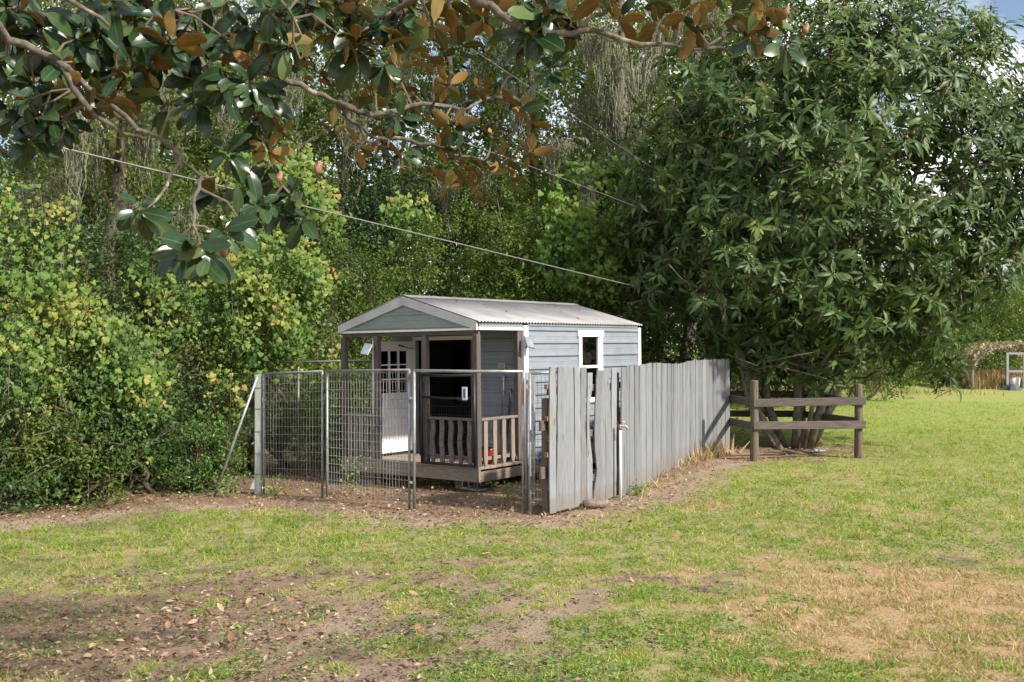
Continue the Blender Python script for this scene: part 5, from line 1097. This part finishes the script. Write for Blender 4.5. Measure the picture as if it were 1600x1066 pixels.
    for px, py, d, s in ((436, 277, 5.2, .02), (497, 263, 5.3, .025), (1228, 18, 5.0, .018), (1258, 46, 5.0, .02), (350, 392, 4.6, .022)):
        c = P(px, py, d); m_ = MB(); pts = [c - base + np.array([0, 0, -s * 1.3]), c - base + np.array([0, 0, -s * .8]), c - base, c - base + np.array([.01, 0, s * .9]), c - base + np.array([.012, 0, s * 1.5])]
        m_.tube(pts, [s * .3, s * .8, s * .85, s * .6, s * .2], 10); m_.build('seed_cone', M['bud'], root, smooth=True)
    for px, py, d, l, wd in ((405, 10, 5.3, .75, .05), (90, 260, 5.6, .35, .05)):
        moss_beard(root, tuple(base), P(px, py, d), l, wd, 40, .0025)
magnolia()

# ------------------------------------------------------------------ fallen leaves lying singly
def fallen():
    base = [tmpl_mesh('fallen_leaf', T['dead'], M['dead']), tmpl_mesh('fallen_leaf', T['dead2'], M['dead'])]
    spots = [(350, 960), (300, 975), (262, 965), (240, 985), (275, 940), (345, 945), (385, 948), (425, 945), (450, 960), (370, 980), (330, 985), (520, 955), (480, 978), (560, 955), (610, 902), (530, 858), (615, 882), (645, 960), (200, 963), (60, 990), (95, 965), (455, 1052), (350, 1000), (305, 1000), (262, 988), (420, 955), (700, 1005), (590, 860), (1040, 990), (1100, 1028), (1362, 1053), (1255, 838), (830, 1052), (905, 820), (250, 1006), (395, 1020), (150, 1010), (520, 918), (560, 905), (660, 985), (300, 950), (318, 960), (285, 958), (440, 972), (360, 1010), (230, 955), (770, 868), (695, 880), (655, 935), (400, 930), (1030, 1005), (985, 905), (1180, 960), (805, 875), (270, 972), (255, 958), (292, 985), (310, 972), (335, 968), (245, 972), (500, 1000)]
    for i, (px, py) in enumerate(spots):
        y = F * 2.2 / (py - 533); x = (px - 800) / F * y; y = F * (CAMH - float(gz(x, y))) / (py - 533); x = (px - 800) / F * y
        o = link('fallen_leaf', base[i % 2], None, (x, y, float(gz(x, y)) + .022 + .01 * random.random())); s = random.uniform(.07, .125)
        o.scale = (s, s, s); o.rotation_euler = (random.uniform(-.4, .4), random.uniform(-.5, .5), random.uniform(0, 6.28))
        if px < 720: tag(o, 'curled brown fallen magnolia leaf on the bare soil and thin grass at left', 'leaf', 'fallen leaves on the left ground')
        else: tag(o, 'single brown fallen leaf lying in the grass right of the pen entrance', 'leaf', 'fallen leaves in the right grass')
    for i in range(12):
        t = random.uniform(.15, .9); y = random.uniform(.6, SL - .3); x = -SW / 2 + SW / 2 * t; z = AZ + (EZ - AZ) * t + .022
        p = shed_pt(x, y, z); o = link('fallen_leaf', base[i % 2], None, p); s = random.uniform(.04, .085); o.scale = (s, s, s); o.rotation_euler = (random.uniform(-.2, .2), .28, random.uniform(0, 6.28))
        tag(o, 'small brown leaf lying on the corrugated shed roof', 'leaf', 'leaves on the shed roof')
fallen()
# dry weeds along the foot of the board fence
def fence_weeds():
    K = 420; s = rng.random(K) * flen; xy = np.array([fat(v)[:2] for v in s]); an = np.array([fat(v)[2] for v in s]); off = .05 + .28 * rng.random(K) ** 1.5
    x = xy[:, 0] + np.sin(an) * off; y = xy[:, 1] - np.cos(an) * off; wgt = .3 + .9 * (s > flen * .55); k = rng.random(K) < wgt * .8; x, y, s = x[k], y[k], s[k]; K = len(x)
    pos = np.stack([x, y, gz(x, y)], -1); ax = nrmz(np.stack([rng.normal(size=K) * .4, rng.normal(size=K) * .4, np.ones(K)], -1))
    tag(link('dry_weeds', tmpl_mesh('dry_weeds', T['blade'], M['straw'], pos, ax, unit(K), (.06 + .2 * rng.random(K) ** 2) * (1 + .8 * (s > flen * .7)))), 'dry weeds along the foot of the board fence', 'weeds', None, 'stuff')
    pl = [(-.05, 13.9, .22, 'green weed growing under the front right deck corner'), (-4.35, 15.5, .3, 'green weed at the foot of the diagonal brace'), (-3.55, 15.35, .28, 'green weed growing by the first kennel panel'), (1.75, 14.35, .14, 'green weed at the foot of the white standpipe'), (-2.35, 15.05, .55, 'slender green weed climbing the wire of the middle kennel panel')]
    for x, y, h, lab in pl:
        b = G3(x, y); r = empty('weed', b, (0, 0, 0), lab, 'weed'); n = 90; t = rng.random(n)
        pos = np.stack([x + rng.normal(size=n) * .12 * (.4 + t), y + rng.normal(size=n) * .1, b.z + .02 + t * h], -1)
        foliage(r, b, 'leaf', T['small'], M['weed'], pos, unit(n) + np.array([0, -.2, .35]), unit(n) * .5 + np.array([.2, -.3, .8]), .035 + .04 * rng.random(n))
        for k in range(4): MB().tube([(rng.normal() * .02, 0, 0), (rng.normal() * .06, rng.normal() * .05, h * .6), (rng.normal() * .1, rng.normal() * .06, h)], [.004, .003, .002], 4).build('stem', M['twig'], r)
fence_weeds()
